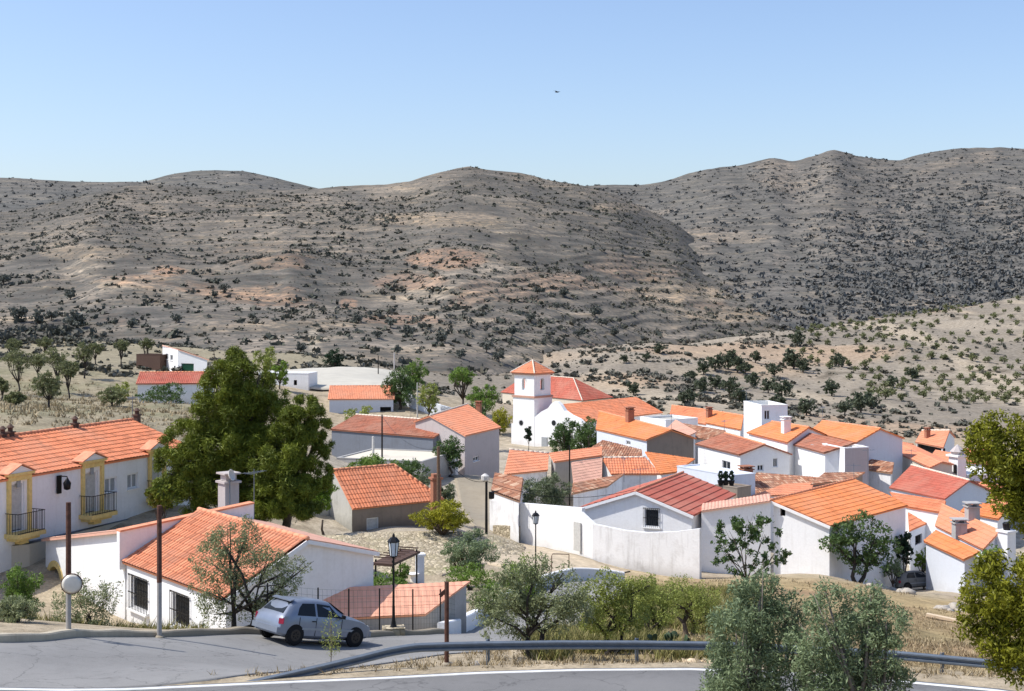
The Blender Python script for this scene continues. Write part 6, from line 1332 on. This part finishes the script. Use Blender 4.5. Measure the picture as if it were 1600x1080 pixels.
spine('second pine, lower and wide, right of the biggest pine', 444, 73.5, 826, [(478, 648, 72.0, 28), (455, 665, 71.5, 28), (497, 665, 72.4, 20), (440, 705, 71.2, 35), (480, 700, 71.8, 33), (505, 700, 72.2, 17), (460, 745, 71.2, 39), (498, 745, 72.0, 22), (430, 775, 71.4, 32), (475, 775, 71.2, 32), (415, 735, 71.5, 28), (410, 785, 72.0, 22)], 85000)
tree_px('young_pine', 'small yellow-green pine in front of the long white house, under the big pine', 252, 68, 748, 50, 'pine', 4000, .2, ybot=800, k=7, spread=.28)
MID = [('garden_tree', 'olive coloured round tree behind the white hut', 415, 232, 541, 48, 581, 'drygreen', 900, .5), ('garden_tree', 'pointed yellow-green poplar before the white hut', 437, 207, 560, 32, 604, 'lime', 800, .45), ('garden_tree', 'dark round conifer at the back edge of the pale court', 522, 266, 545, 37, 586, 'cypress', 1100, .5),
 ('garden_tree', 'tall dark green tree beside the white cottage', 625, 202, 566, 56, 640, 'dkgreen', 2200, .45), ('garden_tree', 'second tall green tree, right behind the tall dark one', 648, 216, 562, 46, 612, 'green_l', 1300, .45), ('garden_tree', 'grey-green tree between the white cottage and the church', 670, 196, 596, 44, 645, 'drygreen', 1100, .42),
 ('garden_tree', 'flat-topped green tree on a bare trunk left of the church', 722, 205, 572, 48, 604, 'green_l', 1300, .42), ('garden_tree', 'bushy green tree left of the church tower', 757, 200, 600, 58, 645, 'green_l', 1700, .42), ('garden_tree', 'yellowish tree touching the left side of the church', 780, 192, 636, 40, 690, 'mimosa', 1100, .4), ('garden_tree', 'mid green tree behind the pinkish garage gable', 748, 176, 628, 40, 668, 'dkgreen', 900, .4),
 ('garden_tree', 'dark bushy tree right in front of the church facade', 882, 160, 656, 58, 716, 'dkgreen', 2600, .36), ('garden_tree', 'leafy tree beside the church facade, right of the dark one', 917, 157, 654, 54, 710, 'dkgreen', 2500, .36), ('church_cypress', 'slim dark cypress standing close to the church facade', 826, 177, 661, 14, 694, 'cypress', 900, .3),
 ('garden_bush', 'grey-green bush below the white cottage', 562, 190, 632, 58, 652, 'drygreen', 900, .4), ('garden_vine', 'dark leafy vine over the porch of the pinkish garage', 703, 134, 678, 52, 718, 'dkgreen', 1500, .34), ('garden_bush', 'reedy green hedge behind the barn roof', 575, 116, 708, 86, 742, 'green_l', 1900, .32), ('garden_bush', 'low green bush right of the reedy hedge', 640, 118, 716, 60, 745, 'dkgreen', 1100, .32),
 ('garden_bush', 'bright green bush at the left foot of the barn', 505, 98, 738, 46, 790, 'lime', 1400, .28), ('garden_bush', 'dull green bush under the second pine', 440, 90, 765, 60, 800, 'green_l', 1300, .28), ('garden_bush', 'grey-green creeper right of the barn chimney', 700, 108, 748, 34, 790, 'yuca', 900, .28), ('garden_bush', 'grey-green agave-like bush behind the barn chimney', 655, 112, 738, 50, 765, 'yuca', 900, .28),
 ('mimosa_tree', 'bright yellow-green round tree before the right end of the barn', 690, 97.5, 783, 96, 832, 'mimosa', 3200, .25), ('olive_tree', 'round dusky olive on the rubble bank', 730, 86, 832, 94, 902, 'olive', 3400, .22), ('garden_bush', 'green undergrowth at the foot of the dusky olive', 735, 83, 882, 90, 912, 'green_l', 1500, .2),
 ('garden_bush', 'large round grey-green bush in front of the salmon roof', 850, 110, 735, 92, 792, 'yuca', 3400, .27), ('garden_bush', 'spilling bright green bush beside the curving low wall', 812, 66, 872, 92, 950, 'lime', 3400, .16), ('garden_bush', 'dark green bush hanging on the low wall left of the bright one', 765, 63, 905, 50, 960, 'green_l', 1500, .16),
 ('garden_vine', 'dark leafy vine against the white cottage with the red roof', 258, 181, 600, 76, 634, 'dkgreen', 1300, .4), ('garden_bush', 'dark bush behind the white cottage with the red roof', 190, 190, 598, 28, 622, 'drygreen', 500, .4), ('garden_vine', 'low trailing vine hedge behind the flat salmon roof', 575, 61, 894, 120, 920, 'green_l', 2400, .16), ('garden_bush', 'dark shrub at the end of the white gable wall', 625, 64, 880, 40, 912, 'green_l', 900, .16)]
for nm, lb, px, d, yt, wp, yb, lf, n, sz in MID:
    bush = 'tree' not in nm and 'cypress' not in nm
    tree_px(nm, lb, px, d, yt, wp, lf, int(n*2.2), sz*.75, ybot=yb+(14 if bush else 0), k=9 if n > 1000 else 6, cat='bush' if bush else 'tree', group='trees and shrubs of the village gardens', trunks=1, limbs=not bush, gz_=None)
# almond orchard on the left slope
ORL = [(28, 180, 545, 50, 590), (88, 190, 541, 46, 588), (132, 205, 533, 34, 578), (76, 132, 578, 52, 640), (25, 140, 612, 34, 642), (176, 150, 604, 50, 640), (106, 165, 562, 40, 600), (58, 200, 552, 36, 582), (4, 150, 590, 26, 618), (150, 235, 535, 28, 560), (190, 230, 530, 26, 556), (230, 245, 528, 24, 552), (20, 240, 528, 30, 556), (70, 250, 525, 28, 550)]
for i, (px, d, yt, wp, yb) in enumerate(ORL):
    tree_px('orchard_tree', ['pale almond tree at the far left of the upper orchard', 'pale almond tree in the middle of the upper orchard', 'slender almond tree at the top of the orchard', 'largest almond tree low on the orchard slope', 'small lone almond tree low at the far left', 'leaning almond tree beside the red-roofed white cottage', 'almond tree above the largest one', 'almond tree between the first two of the upper orchard', 'cut-off almond tree at the very left edge', 'small distant almond left of the brown hut', 'small distant almond just beyond the brown hut', 'distant almond behind the white hillside store', 'farthest left distant almond', 'distant almond in the back row of the orchard'][i], px, d, yt, wp, 'orchard', 2200, .27, ybot=yb-(yb-yt)*.25, k=8, group='almond trees of the left orchard', trunks=1, tr=.13, bark='almondbark', spread=.3)
# trees on the hills that can be told apart
def proto(seed, leaf, n, size, k=7, rz=.75, name='hill_tree', label='', cat='tree', group=None, trunk=True):
    r = np.random.default_rng(seed); bl = auto_blobs(np.array([0, 0, .95]), 1.0, rz, k, rng=r); t = thing(name, label, cat, (0, 0, 0), group)
    if trunk: MB().tube([(0, 0, -.4), (.03, .02, .3), (0, 0, .9)], [.10, .075, .05], 6).build('trunk', 'bark', t)
    V, Fq, ti = leaf_cloud(bl, n, size, .6, 12, .34, .5, rng=r); meshobj('crown', V, Fq, leaf, t, tint=ti); return t
OAK = [(1100, 578, 26), (1118, 572, 30), (1138, 566, 34), (1152, 573, 30), (1165, 580, 24), (1095, 606, 26), (1118, 600, 26), (1140, 608, 34), (1175, 597, 26), (1200, 606, 28), (1222, 612, 34), (1240, 566, 36), (1255, 575, 26), (1210, 583, 26), (1245, 532, 26), (1300, 610, 30), (1345, 634, 40), (1362, 630, 30), (1320, 640, 26), (1060, 520, 26), (1030, 548, 18), (975, 564, 16), (1010, 560, 16), (1310, 566, 24), (990, 610, 24), (1075, 625, 30), (1000, 640, 22), (1155, 622, 30), (1215, 630, 24), (1260, 640, 30), (1180, 560, 22), (1080, 590, 20), (1395, 600, 22), (1425, 588, 24)]
lbl = 'dark round evergreen oak among the scrub of the valley behind the village'
op = [proto(40+i, 'oak', 700, .26, name='evergreen_oak', label=lbl, group='evergreen oaks behind the village') for i in range(3)]
kids = [children(o) for o in op]
def drop_row(px, py):                                # ground point seen at a photo pixel beyond the village
    ds = np.geomspace(215, 720, 260); x, y = (px-CX)/F*ds, ds; rows = CY-F*tz(x, y)/ds; i = np.where(rows <= py)[0]; i = i[0] if len(i) else len(ds)-1; return np.array([x[i], y[i], float(tz(x[i], y[i])[0])])
used = [False]*3
def place(i, ops, kds, p, s, rz, use):
    k = i % len(ops)
    if not use[k]: o = ops[k]; o.location = tuple(map(float, p)); o.rotation_euler = (0, 0, rz); o.scale = (s,)*3; use[k] = True; return o
    return copy_tree(ops[k], p, rz, s, kids=kds[k])
for i, (px, py, wp) in enumerate(OAK):
    p = drop_row(px, py+wp*.32); place(i, op, kids, p, wp*p[1]/F*.52, RNG.random()*6.28, used)
lbl = 'small almond tree in the rows of the terraced orchard on the right-hand hillside'
ap_ = [proto(60+i, 'orchard', 260, .34, k=6, rz=.8, name='terrace_tree', label=lbl, group='almond trees on the right terraces') for i in range(3)]; kds = [children(o) for o in ap_]; us = [False]*3; cnt = 0
for r_ in range(16):
    d = 330*1.046**r_*1.0
    for c in range(26):
        px = 1085+c*23+(r_ % 2)*11+RNG.normal()*2; dj = d*(1+RNG.normal()*.003)
        if px < 1225+max(0, 430-d)*.9+60*vnoise(r_*.7, 3.3) or px > 1660 or RNG.random() < .16 or cnt > 230: continue
        x, y = XY(px, dj); z = float(tz(x, y)[0]); row = CY-F*z/y
        place(cnt, ap_, kds, (x, y, z), 1.25*(.75+.5*RNG.random()), RNG.random()*6.28, us); cnt += 1
print('terrace trees', cnt)
lbl = 'dark clump-like oak scattered on the lower slope of the far hill'
hp = [proto(80+i, 'faroak', 500, .28, name='hill_oak', label=lbl, group='dark oaks on the far hillside') for i in range(2)]; kh = [children(o) for o in hp]; uh = [False]*2
def on_layer(L, px, py):
    j = int(np.argmin(np.abs(L['u']-px))); rows = CY-F*L['Z'][:, j]/L['D'][:, j]; i = np.where(rows <= py)[0]; i = i[0] if len(i) else 0; return np.array([L['X'][i, j], L['D'][i, j], L['Z'][i, j]])
for i, (px, py, wp) in enumerate([(30, 495, 30), (62, 500, 24), (82, 496, 20), (118, 505, 36), (352, 453, 18), (335, 462, 14), (5, 440, 22), (108, 462, 22), (275, 500, 18), (560, 500, 16), (610, 508, 18), (640, 520, 20), (660, 512, 16), (690, 530, 22), (590, 525, 16), (470, 545, 20), (760, 545, 22), (800, 520, 18), (830, 500, 18), (880, 460, 18), (870, 480, 14), (930, 490, 20), (940, 505, 16), (840, 455, 14), (780, 560, 22), (720, 555, 18), (395, 497, 14), (205, 508, 16), (540, 480, 12), (735, 505, 14), (1000, 455, 12), (960, 520, 18), (905, 525, 18)]):
    p = on_layer(L1, px, py+wp*.3)
    if p[1] < 300: continue
    place(i, hp, kh, p, wp*p[1]/F*.52, RNG.random()*6.28, uh)

# ---------------------------------------------------------------- prickly pear, weeds, stones
pg_ = T(1048, 40.5); pt = thing('prickly_pear', 'dark prickly pear cactus of flat pads just behind the guardrail', 'cactus', pg_); m = MB()
def pad(c, up, nrm, h, w_): m.v and None; k = len(m.v); up, nrm = norm(up), norm(nrm); sd2 = np.cross(up, nrm); prof = [(math.sin(q)*w_*(.75+.25*(1-math.cos(q))/2), -math.cos(q)*h) for q in np.linspace(.12, 3.0, 7)]; V = [];  [V.append(np.asarray(c)+up*(hh+h)+(math.cos(a)*sd2+math.sin(a)*nrm*.14)*ww) for ww, hh in prof for a in np.linspace(0, 2*math.pi, 11)[:-1]]; m.add(V, [(i*10+j, i*10+(j+1) % 10, (i+1)*10+(j+1) % 10, (i+1)*10+j) for i in range(6) for j in range(10)]+[tuple(range(9, -1, -1)), tuple(60+j for j in range(10))]); return np.asarray(c)+up*2*h
for q in range(7):
    c = pg_+np.array([RNG.normal()*.22, RNG.normal()*.15, -.05]); up = np.array([RNG.normal()*.25, RNG.normal()*.2, 1])
    for lv in range(3):
        nr = RNG.normal(size=3); nr[2] *= .2; t_ = pad(c, up, nr, .15-.01*lv, .13)
        if lv < 2 and RNG.random() < .8:
            pad(t_-norm(up)*.06, up+np.array([RNG.normal()*.9, RNG.normal()*.5, 0]), RNG.normal(size=3)*np.array([1, 1, .2]), .13, .11)
        c = t_-norm(up)*.03; up = up+np.array([RNG.normal()*.45, RNG.normal()*.3, .1])
m.build('pads', mat_plain('cactus_green', (.045, .075, .035), .6, 0, .3, 5), pt, True)
def tufts(name, xs, ys, hgt, per, mat, w_=.012, spreadr=.10):
    n = len(xs); zs = tz(xs, ys); N = n*per; b = np.repeat(np.stack([xs, ys, zs], -1), per, 0)+np.concatenate([RNG.normal(size=(N, 2))*spreadr*.5, np.zeros((N, 1))], 1)
    h = np.repeat(hgt, per)*(.5+.7*RNG.random(N)); d = RNG.normal(size=(N, 2))*.45; tip = b+np.stack([d[:, 0]*h, d[:, 1]*h, h], -1); s = RNG.normal(size=(N, 3))*np.array([1, 1, .1]); s /= np.linalg.norm(s, axis=1)[:, None]; s *= w_*(1+np.repeat(hgt, per)[:, None]*1.2)
    V = np.stack([b-s, b+s, tip], 1).reshape(-1, 3); return tag(meshobj(name, V, np.arange(3*N).reshape(-1, 3), mat, tint=np.repeat(RNG.random(N), 3)), kind='stuff')
M['straw'] = mat_scrub('straw_stalks', ((0, (.17, .13, .075)), (.5, (.36, .285, .17)), (1, (.52, .43, .28)))); M['weed'] = mat_scrub('weed_stalks', ((0, (.10, .11, .035)), (.5, (.24, .23, .08)), (1, (.42, .36, .17))))
def region(n, pa, pb, da, db, f=None):
    px = RNG.uniform(pa, pb, n*3); d = RNG.uniform(da, db, n*3)
    if callable(f):
        k = f(px, d); px, d = px[k], d[k]
    return (px[:n]-CX)/F*d[:n], d[:n]
notlane = lambda px, d: (d > line_d(px)+.5) & ((px > 1010) | (d < np.interp(px, [300, 330, 500, 640, 740, 830, 900, 960, 1000], [33.5, 34, 35.1, 37.3, 40.7, 46.6, 54.5, 65, 77])))
x, y = region(3800, 330, 1750, 33.5, 60, notlane); tufts('dry_grass', x, y, .06+.20*RNG.random(len(x))**2, 7, 'straw')
x, y = region(3600, 860, 1750, 46, 97, lambda px, d: notlane(px, d) & (fbm((px-CX)/F*d*.25, d*.25, 3) > .42)); tufts('dry_meadow', x, y, .05+.14*RNG.random(len(x))**2, 7, 'straw', .02, .2)
x, y = region(3200, 830, 1190, 37.5, 80, lambda px, d: notlane(px, d) & (fbm((px-CX)/F*d*.3+9, d*.3, 3) > .45)); tufts('green_weeds', x, y, .25+.4*RNG.random(len(x)), 14, 'weed', .013, .25)
x, y = region(2600, -150, 480, 98, 200); tufts('orchard_grass', x, y, .15+.3*RNG.random(len(x)), 7, 'straw', .04, .3)
x, y = region(420, 0, 330, 46.5, 56); tufts('yard_weeds', x, y, .15+.3*RNG.random(len(x)), 10, 'weed', .012, .15)
sp = T(516, 35.6); st_ = thing('wispy_plant', 'tall wispy dry plant in front of the car, behind the guardrail end', 'plant', sp); mm = MB()
tip = P(517, 968, 35.6); mm.tube([sp-z3*.1, (sp+tip)/2+np.array([.03, 0, 0]), tip], [.015, .011, .004], 5)
for q in range(26): a = sp+(tip-sp)*(.25+.7*RNG.random()); mm.tube([a, a+np.array([RNG.normal()*.13, RNG.normal()*.13, .12+.15*RNG.random()])], [.006, .002], 4)
mm.build('stem', 'palebark', st_); V, Fq, ti = leaf_cloud([(*(sp+(tip-sp)*.72), .28, .5), (*(sp+(tip-sp)*.5), .24, .3)], 520, .055, .3, 20, .4); meshobj('leaves', V, Fq, 'drygreen', st_, tint=ti)
for (px, d, yt) in ((690, 34.9, 1000), (634, 35.0, 1018)):
    sp = T(px, d)
import bmesh
def stone_proto(seed):
    v, f = blob_proto(2, seed); v = v*np.array([1, .8, .6]); return v, f
SP = [stone_proto(90+i) for i in range(3)]
def stones(lst, label, group, mat='stone'):
    for i, (px, py, d, s) in enumerate(lst):
        g = T(px, d); v, f = SP[i % 3]; a = RNG.random()*6.28; q = v*s; q = np.stack([q[:, 0]*math.cos(a)-q[:, 1]*math.sin(a), q[:, 0]*math.sin(a)+q[:, 1]*math.cos(a), q[:, 2]-s*.15], -1)+g
        tag(meshobj('stone', q, f, mat, base=g), label, 'stone', group)
stones([(px, 0, 36.6+RNG.random()*1.6, .10+.16*RNG.random()) for px in np.linspace(1058, 1135, 14)], 'pale loose stone in the heap behind the guardrail, left of the olive trees', 'loose stones behind the guardrail', 'plank')
stones([(px, 0, 95+RNG.random()*5, .25+.3*RNG.random()) for px in np.linspace(1360, 1425, 12)], 'pale stone lying in the shade under the fig tree', 'stones under the fig tree')
stones([(px, 0, 80+RNG.random()*8, .25+.3*RNG.random()) for px in np.linspace(1470, 1510, 9)], 'whitish rubble stone near the plank on the dry field', 'stones on the dry field')
stones([(px, 0, 36.3+RNG.random(), .06+.09*RNG.random()) for px in (520, 700, 742, 905, 960, 1010)], 'small stone on the verge below the guardrail beam', 'stones on the verge')
pl = T(1484, 71); tag(MB().box(pl+z3*.12, norm((.9, -.5, -.1)), norm((.5, .9, 0)), z3, 2.3, .3, .12).build('timber_plank', 'plank', base=pl), 'pale timber plank lying on the dry field at the right', 'plank')
